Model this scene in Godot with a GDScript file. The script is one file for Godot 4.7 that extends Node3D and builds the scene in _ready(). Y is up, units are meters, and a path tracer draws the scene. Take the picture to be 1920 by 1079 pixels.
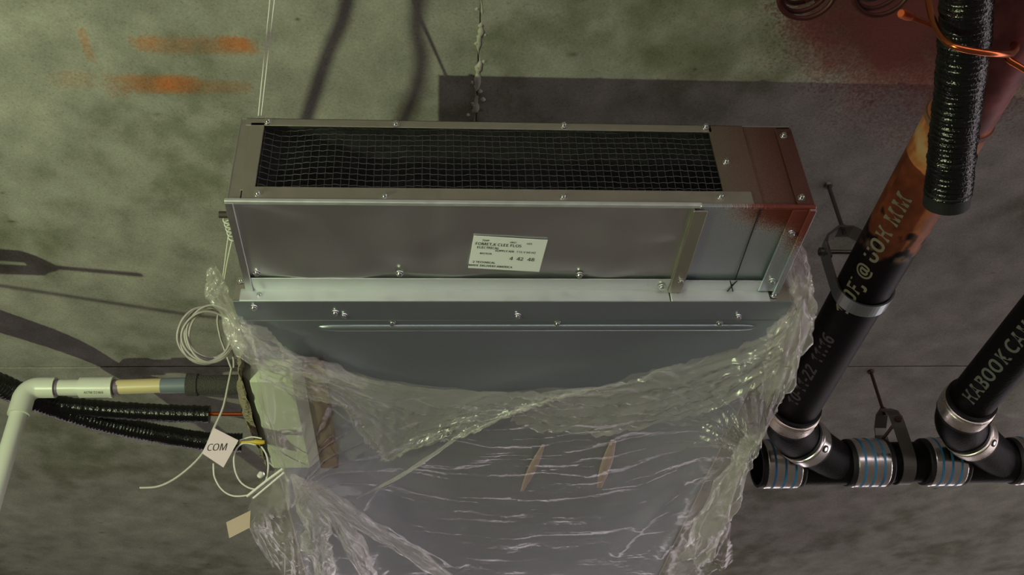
extends Node3D
# A fan coil unit hung under a concrete slab, half wrapped in clear plastic sheeting, seen from below.

const CEIL := 3.08          # underside of the slab
const UX0 := -0.312         # plenum box, left and right
const UX1 := 0.608
const UYB := 2.588          # plenum bottom and top
const UYT := 2.771
const UZF := -1.131         # plenum mouth
const UZB := -1.353         # where the plenum meets the cabinet
const CYB := 2.562          # cabinet bottom
const CX0 := -0.333
const CX1 := 0.631
const CZB := -2.75
const PIPE_Y := 2.78        # centre line of the waste pipes
const PIPE_R := 0.056
const LAMP_AT := Vector3(-1.80, 1.35, -0.375)
const LAMP_POWER := 3.75
const SKY_POWER := 2.5
const SHEET := [
	[Vector3(-0.358, 2.600, -1.377), Vector3(-0.309, 2.545, -1.400), Vector3(-0.237, 2.550, -1.490), Vector3(-0.118, 2.552, -1.561), Vector3(0.093, 2.555, -1.619), Vector3(0.308, 2.555, -1.604), Vector3(0.447, 2.550, -1.517), Vector3(0.594, 2.545, -1.423), Vector3(0.651, 2.580, -1.343)],
	[Vector3(-0.367, 2.600, -1.474), Vector3(-0.301, 2.530, -1.490), Vector3(-0.215, 2.535, -1.570), Vector3(-0.113, 2.545, -1.685), Vector3(0.098, 2.547, -1.755), Vector3(0.325, 2.547, -1.737), Vector3(0.490, 2.540, -1.634), Vector3(0.619, 2.520, -1.499), Vector3(0.686, 2.570, -1.425)],
	[Vector3(-0.361, 2.600, -1.587), Vector3(-0.299, 2.510, -1.603), Vector3(-0.217, 2.525, -1.710), Vector3(-0.098, 2.542, -1.830), Vector3(0.115, 2.547, -1.904), Vector3(0.346, 2.547, -1.898), Vector3(0.526, 2.530, -1.765), Vector3(0.621, 2.490, -1.603), Vector3(0.690, 2.540, -1.549)],
	[Vector3(-0.351, 2.580, -1.761), Vector3(-0.299, 2.500, -1.770), Vector3(-0.219, 2.515, -1.870), Vector3(-0.092, 2.537, -1.991), Vector3(0.122, 2.543, -2.064), Vector3(0.366, 2.543, -2.058), Vector3(0.546, 2.520, -1.925), Vector3(0.614, 2.470, -1.714), Vector3(0.665, 2.500, -1.672)],
	[Vector3(-0.324, 2.550, -1.898), Vector3(-0.283, 2.490, -1.854), Vector3(-0.205, 2.490, -1.995), Vector3(-0.073, 2.520, -2.178), Vector3(0.130, 2.538, -2.258), Vector3(0.380, 2.538, -2.268), Vector3(0.554, 2.500, -2.100), Vector3(0.595, 2.440, -1.792), Vector3(0.636, 2.460, -1.751)],
	[Vector3(-0.367, 2.530, -2.074), Vector3(-0.296, 2.430, -1.993), Vector3(-0.205, 2.460, -2.183), Vector3(-0.064, 2.510, -2.378), Vector3(0.141, 2.530, -2.492), Vector3(0.395, 2.530, -2.506), Vector3(0.574, 2.490, -2.345), Vector3(0.594, 2.400, -1.963), Vector3(0.628, 2.400, -1.858)],
	[Vector3(-0.383, 2.500, -2.271), Vector3(-0.309, 2.400, -2.185), Vector3(-0.209, 2.440, -2.435), Vector3(-0.055, 2.500, -2.650), Vector3(0.154, 2.530, -2.791), Vector3(0.417, 2.530, -2.809), Vector3(0.598, 2.480, -2.638), Vector3(0.616, 2.380, -2.186), Vector3(0.666, 2.380, -2.063)],
	[Vector3(-0.410, 2.480, -2.610), Vector3(-0.326, 2.380, -2.606), Vector3(-0.223, 2.420, -2.883), Vector3(-0.063, 2.480, -3.152), Vector3(0.179, 2.520, -3.369), Vector3(0.467, 2.520, -3.398), Vector3(0.653, 2.460, -3.153), Vector3(0.695, 2.360, -2.630), Vector3(0.760, 2.360, -2.507)],
]
const FLAP_TOP := [Vector3(-0.309, 2.546, -1.402), Vector3(-0.269, 2.546, -1.447), Vector3(-0.236, 2.546, -1.484), Vector3(-0.183, 2.546, -1.519), Vector3(-0.117, 2.546, -1.552), Vector3(-0.049, 2.546, -1.574), Vector3(0.021, 2.546, -1.592), Vector3(0.092, 2.546, -1.604), Vector3(0.153, 2.546, -1.605), Vector3(0.204, 2.546, -1.602), Vector3(0.255, 2.546, -1.596), Vector3(0.305, 2.546, -1.589), Vector3(0.373, 2.546, -1.560), Vector3(0.445, 2.546, -1.511), Vector3(0.517, 2.546, -1.471), Vector3(0.594, 2.546, -1.425), Vector3(0.627, 2.546, -1.368)]
const FLAP_EDGE := [Vector3(-0.303, 2.530, -1.508), Vector3(-0.244, 2.530, -1.571), Vector3(-0.188, 2.530, -1.596), Vector3(-0.160, 2.530, -1.619), Vector3(-0.146, 2.530, -1.689), Vector3(-0.121, 2.530, -1.753), Vector3(-0.100, 2.530, -1.831), Vector3(-0.064, 2.530, -1.805), Vector3(-0.010, 2.530, -1.761), Vector3(0.043, 2.530, -1.741), Vector3(0.100, 2.530, -1.687), Vector3(0.142, 2.530, -1.637), Vector3(0.188, 2.530, -1.697), Vector3(0.310, 2.530, -1.722), Vector3(0.454, 2.530, -1.678), Vector3(0.556, 2.530, -1.605), Vector3(0.631, 2.530, -1.497)]
const BAG_TOP := [Vector3(-0.337, 2.500, -1.868), Vector3(-0.317, 2.490, -1.842), Vector3(-0.297, 2.480, -1.818), Vector3(-0.277, 2.470, -1.810), Vector3(-0.259, 2.460, -1.819)]
const BAG_MID := [Vector3(-0.390, 2.500, -1.996), Vector3(-0.351, 2.460, -1.925), Vector3(-0.310, 2.430, -1.875), Vector3(-0.280, 2.430, -1.889), Vector3(-0.247, 2.440, -1.938)]
const BAG_LOW := [Vector3(-0.400, 2.480, -2.102), Vector3(-0.357, 2.440, -2.027), Vector3(-0.314, 2.410, -1.973), Vector3(-0.281, 2.420, -2.012), Vector3(-0.243, 2.440, -2.074)]
const BAG_END := [Vector3(-0.371, 2.460, -2.238), Vector3(-0.346, 2.430, -2.180), Vector3(-0.317, 2.410, -2.147), Vector3(-0.287, 2.420, -2.189), Vector3(-0.247, 2.440, -2.259)]
const ROLL := [Vector3(-0.279, 2.470, -1.803), Vector3(-0.229, 2.470, -1.888), Vector3(-0.160, 2.470, -2.020), Vector3(-0.060, 2.470, -2.199), Vector3(0.068, 2.470, -2.405)]
const CREASE := [Vector3(-0.170, 2.530, -2.040), Vector3(-0.091, 2.530, -1.964), Vector3(-0.010, 2.530, -1.857), Vector3(0.054, 2.530, -1.756), Vector3(0.100, 2.530, -1.683)]
const KNOT := [Vector3(-0.358, 2.620, -1.360), Vector3(-0.372, 2.620, -1.391), Vector3(-0.371, 2.620, -1.421), Vector3(-0.361, 2.620, -1.461)]
const HANG_A := [Vector3(-0.286, 2.784, -1.140), Vector3(-0.201, 3.080, -0.677)]
const HANG_B := [Vector3(-0.282, 2.786, -1.142), Vector3(-0.189, 3.080, -0.677)]
const TIE_A := [Vector3(-0.343, 2.660, -1.294), Vector3(-0.357, 2.660, -1.351), Vector3(-0.372, 2.660, -1.414)]
const TIE_B := [Vector3(-0.338, 2.660, -1.303), Vector3(-0.354, 2.660, -1.357), Vector3(-0.370, 2.660, -1.417)]
const TIE_KNOT := [Vector3(-0.340, 2.660, -1.251), Vector3(-0.341, 2.660, -1.274), Vector3(-0.346, 2.660, -1.285), Vector3(-0.337, 2.660, -1.283), Vector3(-0.342, 2.660, -1.299), Vector3(-0.338, 2.660, -1.308)]
const COIL_C := [Vector3(-0.412, 2.601, -1.512)]
const TAIL := [Vector3(-0.376, 2.587, -1.595), Vector3(-0.382, 2.564, -1.614), Vector3(-0.392, 2.528, -1.642), Vector3(-0.410, 2.497, -1.668), Vector3(-0.430, 2.462, -1.697), Vector3(-0.470, 2.433, -1.724), Vector3(-0.510, 2.417, -1.740), Vector3(-0.548, 2.416, -1.745)]
const LOOP_A := [Vector3(-0.330, 2.470, -1.681), Vector3(-0.355, 2.473, -1.681), Vector3(-0.370, 2.460, -1.693), Vector3(-0.370, 2.436, -1.711), Vector3(-0.358, 2.415, -1.726), Vector3(-0.335, 2.404, -1.732), Vector3(-0.315, 2.409, -1.726), Vector3(-0.307, 2.433, -1.707), Vector3(-0.310, 2.453, -1.692), Vector3(-0.320, 2.467, -1.682)]
const LOOP_B := [Vector3(-0.410, 2.446, -1.708), Vector3(-0.408, 2.426, -1.723), Vector3(-0.395, 2.407, -1.736), Vector3(-0.375, 2.396, -1.742), Vector3(-0.350, 2.395, -1.741), Vector3(-0.330, 2.400, -1.735), Vector3(-0.310, 2.411, -1.725), Vector3(-0.290, 2.422, -1.714)]
const ZIP := [Vector3(-0.377, 2.587, -1.595), Vector3(-0.388, 2.612, -1.578), Vector3(-0.398, 2.636, -1.560), Vector3(-0.403, 2.660, -1.542), Vector3(-0.397, 2.672, -1.532), Vector3(-0.388, 2.660, -1.541), Vector3(-0.380, 2.627, -1.565), Vector3(-0.373, 2.603, -1.583), Vector3(-0.372, 2.587, -1.595)]
const ZT := [Vector3(-0.278, 2.427, -1.696), Vector3(-0.308, 2.411, -1.712), Vector3(-0.345, 2.389, -1.732)]
const TAG := [Vector3(-0.407, 2.494, -1.658), Vector3(-0.361, 2.473, -1.669), Vector3(-0.389, 2.434, -1.702), Vector3(-0.429, 2.457, -1.688)]
const CARD := [Vector3(-0.404, 2.396, -1.860), Vector3(-0.356, 2.412, -1.842), Vector3(-0.358, 2.385, -1.863), Vector3(-0.398, 2.371, -1.879)]
const NUT := [Vector3(-0.361, 2.475, -1.680), Vector3(-0.340, 2.475, -1.678), Vector3(-0.320, 2.473, -1.677)]
const HOSE_TR := [Vector3(0.755, 2.731, -0.786), Vector3(0.774, 2.724, -0.834), Vector3(0.796, 2.711, -0.901), Vector3(0.819, 2.692, -0.988), Vector3(0.836, 2.673, -1.061), Vector3(0.852, 2.653, -1.126), Vector3(0.859, 2.643, -1.160)]
const STUB := [Vector3(0.711, 2.765, -0.891), Vector3(0.734, 2.776, -0.905), Vector3(0.777, 2.800, -0.933)]
const RING := [Vector3(0.613, 2.895, -0.952), Vector3(0.736, 2.894, -0.941)]
const COPPER := [Vector3(0.756, 2.822, -0.868), Vector3(0.747, 2.768, -0.872), Vector3(0.736, 2.717, -0.868), Vector3(0.728, 2.673, -0.858), Vector3(0.728, 2.643, -0.850), Vector3(0.742, 2.628, -0.847), Vector3(0.768, 2.623, -0.848), Vector3(0.796, 2.628, -0.854), Vector3(0.828, 2.647, -0.869), Vector3(0.853, 2.674, -0.883), Vector3(0.878, 2.710, -0.903), Vector3(0.889, 2.735, -0.921), Vector3(0.886, 2.738, -0.932), Vector3(0.889, 2.726, -0.941), Vector3(0.914, 2.712, -0.949), Vector3(0.972, 2.679, -0.968)]
const FOLDS := [[Vector3(-0.277, 2.470, -1.810), Vector3(-0.301, 2.470, -2.349), 0.012, 0.020], [Vector3(-0.277, 2.470, -1.810), Vector3(-0.218, 2.470, -2.354), 0.014, 0.018], [Vector3(-0.277, 2.470, -1.810), Vector3(-0.122, 2.470, -2.359), 0.012, 0.012], [Vector3(-0.277, 2.470, -1.810), Vector3(-0.338, 2.470, -2.232), 0.010, 0.016], [Vector3(-0.277, 2.470, -1.810), Vector3(-0.121, 2.470, -1.904), 0.010, 0.008], [Vector3(0.645, 2.470, -1.629), Vector3(0.592, 2.470, -2.122), 0.012, 0.014], [Vector3(0.645, 2.470, -1.629), Vector3(0.610, 2.470, -1.928), 0.010, 0.012], [Vector3(0.645, 2.470, -1.629), Vector3(0.467, 2.470, -1.732), 0.008, 0.006], [Vector3(0.574, 2.470, -1.340), Vector3(0.375, 2.470, -1.509), 0.010, 0.006], [Vector3(0.588, 2.470, -1.422), Vector3(0.411, 2.470, -1.546), 0.010, 0.006], [Vector3(0.592, 2.470, -1.340), Vector3(0.613, 2.470, -1.588), 0.010, 0.008], [Vector3(-0.291, 2.470, -1.336), Vector3(-0.301, 2.470, -1.612), 0.010, 0.012], [Vector3(-0.304, 2.470, -1.336), Vector3(-0.294, 2.470, -1.714), 0.007, 0.012], [Vector3(0.597, 2.470, -1.588), Vector3(0.384, 2.470, -1.687), 0.007, 0.005], [Vector3(0.631, 2.470, -1.736), Vector3(0.744, 2.470, -2.387), 0.010, 0.012], [Vector3(0.614, 2.470, -1.758), Vector3(0.688, 2.470, -2.384), 0.010, 0.012]]

# ---------------------------------------------------------------- mesh builder
class MB:
	var v := PackedVector3Array()
	var n := PackedVector3Array()
	var uv := PackedVector2Array()
	var idx := PackedInt32Array()
	var ua := Vector3(1, 0, 0)      # planar texture coordinates: uv = (ua.p + ub, va.p + vb)
	var ub := 0.0
	var va := Vector3(0, 0, 1)
	var vb := 0.0

	func planar(a: Vector3, a0: float, b: Vector3, b0: float) -> MB:
		ua = a; ub = a0; va = b; vb = b0
		return self

	func at(p: Vector3) -> Vector2:
		return Vector2(ua.dot(p) + ub, va.dot(p) + vb)

	func add(p: Vector3, nn: Vector3, t: Vector2) -> int:
		v.append(p); n.append(nn); uv.append(t)
		return v.size() - 1

	func tri(a: int, b: int, c: int) -> void:
		var cr := (v[b] - v[a]).cross(v[c] - v[a])
		if cr.dot(n[a] + n[b] + n[c]) > 0.0:
			idx.append_array([a, c, b])
		else:
			idx.append_array([a, b, c])

	func poly(pts: Array, nn: Vector3) -> void:
		var first := v.size()
		for p in pts:
			add(p, nn, at(p))
		for i in range(1, pts.size() - 1):
			tri(first, first + i, first + i + 1)

	# box with chamfered edges, placed by a transform
	func box(t: Transform3D, size: Vector3, ch := 0.001) -> MB:
		var h := size / 2.0
		ch = minf(ch, minf(h.x, minf(h.y, h.z)) * 0.6)
		var ax := [Vector3(1, 0, 0), Vector3(0, 1, 0), Vector3(0, 0, 1)]
		for k in 3:
			var a: Vector3 = ax[k]
			var b: Vector3 = ax[(k + 1) % 3]
			var c: Vector3 = ax[(k + 2) % 3]
			var hb: float = h[(k + 1) % 3]
			var hc: float = h[(k + 2) % 3]
			for s in [-1.0, 1.0]:
				var o: Vector3 = a * s * h[k]
				var q := []
				for w in [[-1, -1], [1, -1], [1, 1], [-1, 1]]:
					q.append(t * (o + b * w[0] * (hb - ch) + c * w[1] * (hc - ch)))
				poly(q, (t.basis * (a * s)).normalized())
			# edges along a
			for sb in [-1.0, 1.0]:
				for sc in [-1.0, 1.0]:
					var e := []
					for w in [[-1, 0], [1, 0], [1, 1], [-1, 1]]:
						var la: Vector3 = a * w[0] * (h[k] - ch)
						e.append(t * (la + (b * sb * hb + c * sc * (hc - ch) if w[1] == 0 else b * sb * (hb - ch) + c * sc * hc)))
					poly(e, (t.basis * (b * sb + c * sc)).normalized())
		for sx in [-1.0, 1.0]:
			for sy in [-1.0, 1.0]:
				for sz in [-1.0, 1.0]:
					var g := Vector3(sx, sy, sz)
					var m := h - Vector3(ch, ch, ch)
					poly([t * (Vector3(h.x, m.y, m.z) * g), t * (Vector3(m.x, h.y, m.z) * g), t * (Vector3(m.x, m.y, h.z) * g)], (t.basis * g).normalized())
		return self

	func bar(lo: Vector3, hi: Vector3, ch := 0.001) -> MB:
		return box(Transform3D(Basis(), (lo + hi) / 2.0), hi - lo, ch)

	# round sweep along points; radii one number or one per point
	func tube(pts: Array, radii, sides := 12, caps := true, flat := Vector2(1, 1)) -> MB:
		var cnt := pts.size()
		var up := Vector3.UP
		var d0: Vector3 = (pts[1] - pts[0]).normalized()
		if absf(d0.dot(up)) > 0.9:
			up = Vector3.RIGHT
		var side := d0.cross(up).normalized()
		var run := 0.0
		var first := v.size()
		for i in cnt:
			var d: Vector3 = (pts[mini(i + 1, cnt - 1)] - pts[maxi(i - 1, 0)]).normalized()
			side = (side - d * side.dot(d)).normalized()
			var top := side.cross(d).normalized()
			if i > 0:
				run += pts[i].distance_to(pts[i - 1])
			var r: float = radii[i] if radii is Array or radii is PackedFloat32Array else radii
			var slope := 0.0
			if radii is Array or radii is PackedFloat32Array:
				var ra: float = radii[maxi(i - 1, 0)]
				var rb: float = radii[mini(i + 1, cnt - 1)]
				var len: float = pts[mini(i + 1, cnt - 1)].distance_to(pts[maxi(i - 1, 0)])
				slope = -(rb - ra) / maxf(len, 1e-5)
			for j in sides + 1:
				var w := TAU * j / sides
				var o := side * cos(w) * flat.x + top * sin(w) * flat.y
				add(pts[i] + o * r, (side * cos(w) / flat.x + top * sin(w) / flat.y + d * slope).normalized(), Vector2(float(j) / sides, run))
		for i in cnt - 1:
			for j in sides:
				var a := first + i * (sides + 1) + j
				tri(a, a + 1, a + sides + 2)
				tri(a, a + sides + 2, a + sides + 1)
		if caps:
			for e in [0, cnt - 1]:
				var dd: Vector3 = (pts[1] - pts[0]).normalized() * -1.0 if e == 0 else (pts[cnt - 1] - pts[cnt - 2]).normalized()
				var ring := []
				for j in sides:
					ring.append(v[first + e * (sides + 1) + j])
				poly(ring, dd)
		return self

	# profile [[distance along axis, radius], ...] turned round an axis; hard shoulders
	func lathe(o: Vector3, axis: Vector3, prof: Array, sides := 28) -> MB:
		var d := axis.normalized()
		var s := d.cross(Vector3.UP if absf(d.y) < 0.9 else Vector3.RIGHT).normalized()
		var t := s.cross(d)
		for k in prof.size() - 1:
			var a: Array = prof[k]
			var b: Array = prof[k + 1]
			var dx: float = b[0] - a[0]
			var dr: float = b[1] - a[1]
			if absf(dx) + absf(dr) < 1e-6:
				continue
			var first := v.size()
			for j in sides + 1:
				var w := TAU * j / sides
				var r := s * cos(w) + t * sin(w)
				var nn := (r * dx - d * dr).normalized()
				add(o + d * a[0] + r * a[1], nn, Vector2(float(j) / sides, a[0]))
				add(o + d * b[0] + r * b[1], nn, Vector2(float(j) / sides, b[0]))
			for j in sides:
				var q := first + j * 2
				tri(q, q + 1, q + 3)
				tri(q, q + 3, q + 2)
		return self

	# smooth surface through a grid of points (rows of equal length)
	func grid(rows: Array, facing: Vector3, us := 1.0, vs := 1.0) -> MB:
		var nr := rows.size()
		var nc: int = rows[0].size()
		var first := v.size()
		for i in nr:
			for j in nc:
				var dx: Vector3 = rows[i][mini(j + 1, nc - 1)] - rows[i][maxi(j - 1, 0)]
				var dy: Vector3 = rows[mini(i + 1, nr - 1)][j] - rows[maxi(i - 1, 0)][j]
				var nn := dx.cross(dy)
				nn = nn.normalized() if nn.length() > 1e-12 else facing
				add(rows[i][j], nn, Vector2(us * j / (nc - 1), vs * i / (nr - 1)))
		# one side throughout, the side that mostly looks to "facing"
		var sum := 0.0
		for i in range(first, v.size()):
			sum += n[i].dot(facing)
		if sum < 0.0:
			for i in range(first, v.size()):
				n[i] = -n[i]
		for i in nr - 1:
			for j in nc - 1:
				var a := first + i * nc + j
				tri(a, a + 1, a + nc + 1)
				tri(a, a + nc + 1, a + nc)
		return self

	func mesh(base := Vector3.ZERO) -> ArrayMesh:
		var arr := []
		arr.resize(Mesh.ARRAY_MAX)
		var q := PackedVector3Array()
		q.resize(v.size())
		for i in v.size():
			q[i] = v[i] - base
		arr[Mesh.ARRAY_VERTEX] = q
		arr[Mesh.ARRAY_NORMAL] = n
		arr[Mesh.ARRAY_TEX_UV] = uv
		arr[Mesh.ARRAY_INDEX] = idx
		var m := ArrayMesh.new()
		m.add_surface_from_arrays(Mesh.PRIMITIVE_TRIANGLES, arr)
		return m


# ---------------------------------------------------------------- scene helpers
var M := {}
var used := {}

func numbered(called: String) -> String:
	used[called] = used.get(called, -1) + 1
	return called if used[called] == 0 else "%s_%03d" % [called, used[called]]

func thing(called: String, label: String, category: String, base: Vector3, group := "") -> Node3D:
	var o := Node3D.new()
	o.name = numbered(called)
	o.position = base
	o.set_meta("label", label)
	o.set_meta("category", category)
	if group:
		o.set_meta("group", group)
	o.set_meta("base", base)
	add_child(o)
	return o

func part(parent: Node3D, called: String, b: MB, m: Material, label := "") -> MeshInstance3D:
	var o := MeshInstance3D.new()
	o.name = called
	var base: Vector3 = parent.get_meta("base")
	o.mesh = b.mesh(base)
	o.set_meta("base", base)
	o.material_override = m
	if label:
		o.set_meta("label", label)
	parent.add_child(o, true)
	return o

func solo(called: String, b: MB, m: Material, label: String, category: String, base: Vector3, group := "") -> MeshInstance3D:
	var o := MeshInstance3D.new()
	o.name = numbered(called)
	o.position = base
	o.mesh = b.mesh(base)
	o.material_override = m
	o.set_meta("label", label)
	o.set_meta("category", category)
	o.set_meta("base", base)
	if group:
		o.set_meta("group", group)
	add_child(o)
	return o

func struct(called: String, b: MB, m: Material, base := Vector3.ZERO) -> MeshInstance3D:
	var o := MeshInstance3D.new()
	o.name = called
	o.position = base
	o.mesh = b.mesh(base)
	o.material_override = m
	o.set_meta("kind", "structure")
	o.set_meta("base", base)
	add_child(o)
	return o

# a shared little mesh set on a parent
func stick(parent: Node3D, called: String, mesh: Mesh, m: Material, at: Vector3, outward: Vector3) -> MeshInstance3D:
	var o := MeshInstance3D.new()
	o.name = called
	o.mesh = mesh
	o.material_override = m
	var y := outward.normalized()
	var x := y.cross(Vector3(0.3, 0.2, 0.93)).normalized()
	o.transform = Transform3D(Basis(x, y, x.cross(y)), at - parent.get_meta("base"))
	parent.add_child(o, true)
	return o

func spline(pts: Array, per := 6) -> Array:
	var out := []
	for i in pts.size() - 1:
		var p0: Vector3 = pts[maxi(i - 1, 0)]
		var p1: Vector3 = pts[i]
		var p2: Vector3 = pts[i + 1]
		var p3: Vector3 = pts[mini(i + 2, pts.size() - 1)]
		for k in per:
			out.append(p1.cubic_interpolate(p2, p0, p3, float(k) / per))
	out.append(pts[pts.size() - 1])
	return out

func noise(kind: int, freq: float, octaves := 4, seed_ := 1) -> FastNoiseLite:
	var f := FastNoiseLite.new()
	f.noise_type = kind
	f.frequency = freq
	f.seed = seed_
	f.fractal_type = FastNoiseLite.FRACTAL_FBM if octaves > 1 else FastNoiseLite.FRACTAL_NONE
	f.fractal_octaves = octaves
	return f

func noise_tex(f: FastNoiseLite, size := 512, normal := false, bump := 4.0, lo := Color.BLACK, hi := Color.WHITE) -> NoiseTexture2D:
	var t := NoiseTexture2D.new()
	t.width = size
	t.height = size
	t.seamless = true
	t.noise = f
	t.as_normal_map = normal
	t.bump_strength = bump
	if not normal and (lo != Color.BLACK or hi != Color.WHITE):
		var g := Gradient.new()
		g.set_color(0, lo)
		g.set_color(1, hi)
		t.color_ramp = g
	return t

func mat(called: String, c: Color, rough: float, metal := 0.0) -> StandardMaterial3D:
	var m := StandardMaterial3D.new()
	m.resource_name = called
	m.albedo_color = c
	m.roughness = rough
	m.metallic = metal
	M[called] = m
	return m

# lettering: TextMesh whose flat points are carried through a function
func lettering(text: String, height: float, place: Callable, bold := false, deep := 0.0006) -> MB:
	var f := SystemFont.new()
	f.font_names = PackedStringArray(["Droid Sans"])
	f.font_weight = 700 if bold else 400
	var t := TextMesh.new()
	t.font = f
	t.text = text
	t.font_size = 32
	t.pixel_size = height / 23.0
	t.depth = deep
	t.curve_step = 2.0
	var arr := t.get_mesh_arrays() if t.get_surface_count() == 0 else t.surface_get_arrays(0)
	var b := MB.new()
	var src: PackedVector3Array = arr[Mesh.ARRAY_VERTEX]
	var sn: PackedVector3Array = arr[Mesh.ARRAY_NORMAL]
	for i in src.size():
		var p: Vector3 = place.call(src[i])
		var q: Vector3 = place.call(src[i] + sn[i] * 0.001)
		b.add(p, (q - p).normalized(), Vector2.ZERO)
	var ix: PackedInt32Array = arr[Mesh.ARRAY_INDEX] if arr[Mesh.ARRAY_INDEX] != null else PackedInt32Array(range(src.size()))
	for i in range(0, ix.size() - 2, 3):
		b.tri(ix[i], ix[i + 1], ix[i + 2])
	return b

# ---------------------------------------------------------------- surfaces
func bytes_of(f: FastNoiseLite, w: int, h: int, off: Vector2) -> PackedByteArray:
	f.offset = Vector3(off.x, off.y, 0)
	return f.get_image(w, h, false, false, false).get_data()

# board-marked slab: mottled concrete with damp stains and the sprayed marks that the slab carries, in world metres
func concrete(x0: float, x1: float, z0: float, z1: float, wide: int) -> StandardMaterial3D:
	var px := (x1 - x0) / wide
	var high := int((z1 - z0) / px)
	var off := Vector2(x0 / px, z0 / px)
	var lown := noise(FastNoiseLite.TYPE_SIMPLEX_SMOOTH, px * 1.5, 5, 11)
	lown.domain_warp_enabled = true
	lown.domain_warp_frequency = px * 4.0
	lown.domain_warp_amplitude = 0.10 / px
	var low := bytes_of(lown, wide, high, off)
	var mid := bytes_of(noise(FastNoiseLite.TYPE_SIMPLEX, px * 7.0, 4, 23), wide, high, off)
	var fine := bytes_of(noise(FastNoiseLite.TYPE_SIMPLEX, px * 150.0, 3, 37), wide, high, off)
	var spk := bytes_of(noise(FastNoiseLite.TYPE_VALUE, px * 260.0, 1, 41), wide, high, off)
	var out := PackedByteArray()
	out.resize(wide * high * 3)
	var bump := PackedByteArray()
	bump.resize(wide * high)
	# sprayed marks: x, z, half width, half depth, strength, 0 orange marker paint / 1 dark red primer
	var marks := [
		[-0.440, -1.236, 0.130, 0.026, 0.52, 0], [-0.372, -1.230, 0.040, 0.020, 0.6, 0], [-0.545, -1.236, 0.03, 0.022, 0.40, 0], [-0.53, -1.333, 0.085, 0.028, 0.72, 0], [-0.43, -1.338, 0.085, 0.022, 0.5, 0],
		[-0.650, -1.24, 0.012, 0.05, 0.4, 0], [-0.700, -1.326, 0.06, 0.03, 0.3, 0], [-0.62, -1.34, 0.03, 0.04, 0.35, 0],
		[0.93, -1.15, 0.23, 0.14, 1.15, 1], [0.86, -1.06, 0.20, 0.12, 1.0, 1], [1.05, -1.28, 0.28, 0.20, 0.55, 1], [0.74, -1.14, 0.10, 0.08, 0.5, 1], [1.2, -1.1, 0.25, 0.2, 0.8, 1],
	]
	# small pits and rusty specks
	var rng := RandomNumberGenerator.new()
	rng.seed = 404
	for k in 170:
		var r := rng.randf_range(0.0025, 0.006)
		marks.append([rng.randf_range(-2.0, 2.9), rng.randf_range(-4.4, -0.9), r * rng.randf_range(1.0, 2.4), r, rng.randf_range(0.3, 0.8), 2])
	for j in high:
		var z := z0 + (j + 0.5) * px
		var near := []
		for k in marks:
			if absf(z - k[1]) < k[3] * 2.2:
				near.append(k)
		for i in wide:
			var q := j * wide + i
			var a := low[q] / 127.5 - 1.0
			var b := mid[q] / 127.5 - 1.0
			var c := fine[q] / 127.5 - 1.0
			var s := spk[q] / 255.0
			var t := 1.0 + 0.14 * a + 0.12 * b + 0.09 * c + 0.06 * (s - 0.5)
			var wet := clampf((-a - 0.30 * b - 0.12) * 2.0, 0.0, 1.0)      # damp dark blotches
			t *= 1.0 - 0.14 * wet
			if c < -0.7:
				t *= 0.9
			var r := 0.556 * t
			var g := (0.548 + 0.010 * wet) * t
			var bl := (0.518 - 0.045 * wet) * t
			if near:
				var x := x0 + (i + 0.5) * px
				for k in near:
					var dx: float = (x - k[0]) / k[2]
					var dz: float = (z - k[1]) / k[3]
					var d2 := dx * dx + dz * dz
					if d2 < 4.6:
						var dens: float
						if k[5] == 0:
							var e := dx * dx * dx * dx + dz * dz * dz * dz
							dens = k[4] * exp(-e) * (0.95 + 0.25 * b)
						else:
							dens = k[4] * exp(-d2 * 0.9) * (0.95 + 0.25 * b)
						if k[5] == 2:
							var w := clampf(k[4] * exp(-d2 * 1.2), 0.0, 1.0)
							r = lerpf(r, 0.26, w); g = lerpf(g, 0.22, w); bl = lerpf(bl, 0.19, w)
							continue
						var m := clampf(dens * 1.25 - (0.42 * s + 0.3 * (c * 0.5 + 0.5)) * (1.0 - clampf(dens, 0.0, 1.0)), 0.0, 0.93)
						if k[5] == 0:
							r = lerpf(r, 0.66 * t, m); g = lerpf(g, 0.37 * t, m); bl = lerpf(bl, 0.20 * t, m)
						else:
							r = lerpf(r, 0.33 * t, m); g = lerpf(g, 0.12 * t, m); bl = lerpf(bl, 0.10 * t, m)
			out[q * 3] = clampi(int(r * 255.0), 0, 255)
			out[q * 3 + 1] = clampi(int(g * 255.0), 0, 255)
			out[q * 3 + 2] = clampi(int(bl * 255.0), 0, 255)
			bump[q] = clampi(int(128.0 + 60.0 * c + 30.0 * b), 0, 255)
	var m := StandardMaterial3D.new()
	m.resource_name = "slab_concrete"
	m.albedo_texture = ImageTexture.create_from_image(Image.create_from_data(wide, high, false, Image.FORMAT_RGB8, out))
	m.roughness = 0.9
	m.heightmap_enabled = true
	m.heightmap_texture = ImageTexture.create_from_image(Image.create_from_data(wide, high, false, Image.FORMAT_L8, bump))
	m.heightmap_scale = 0.05
	return m

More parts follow.
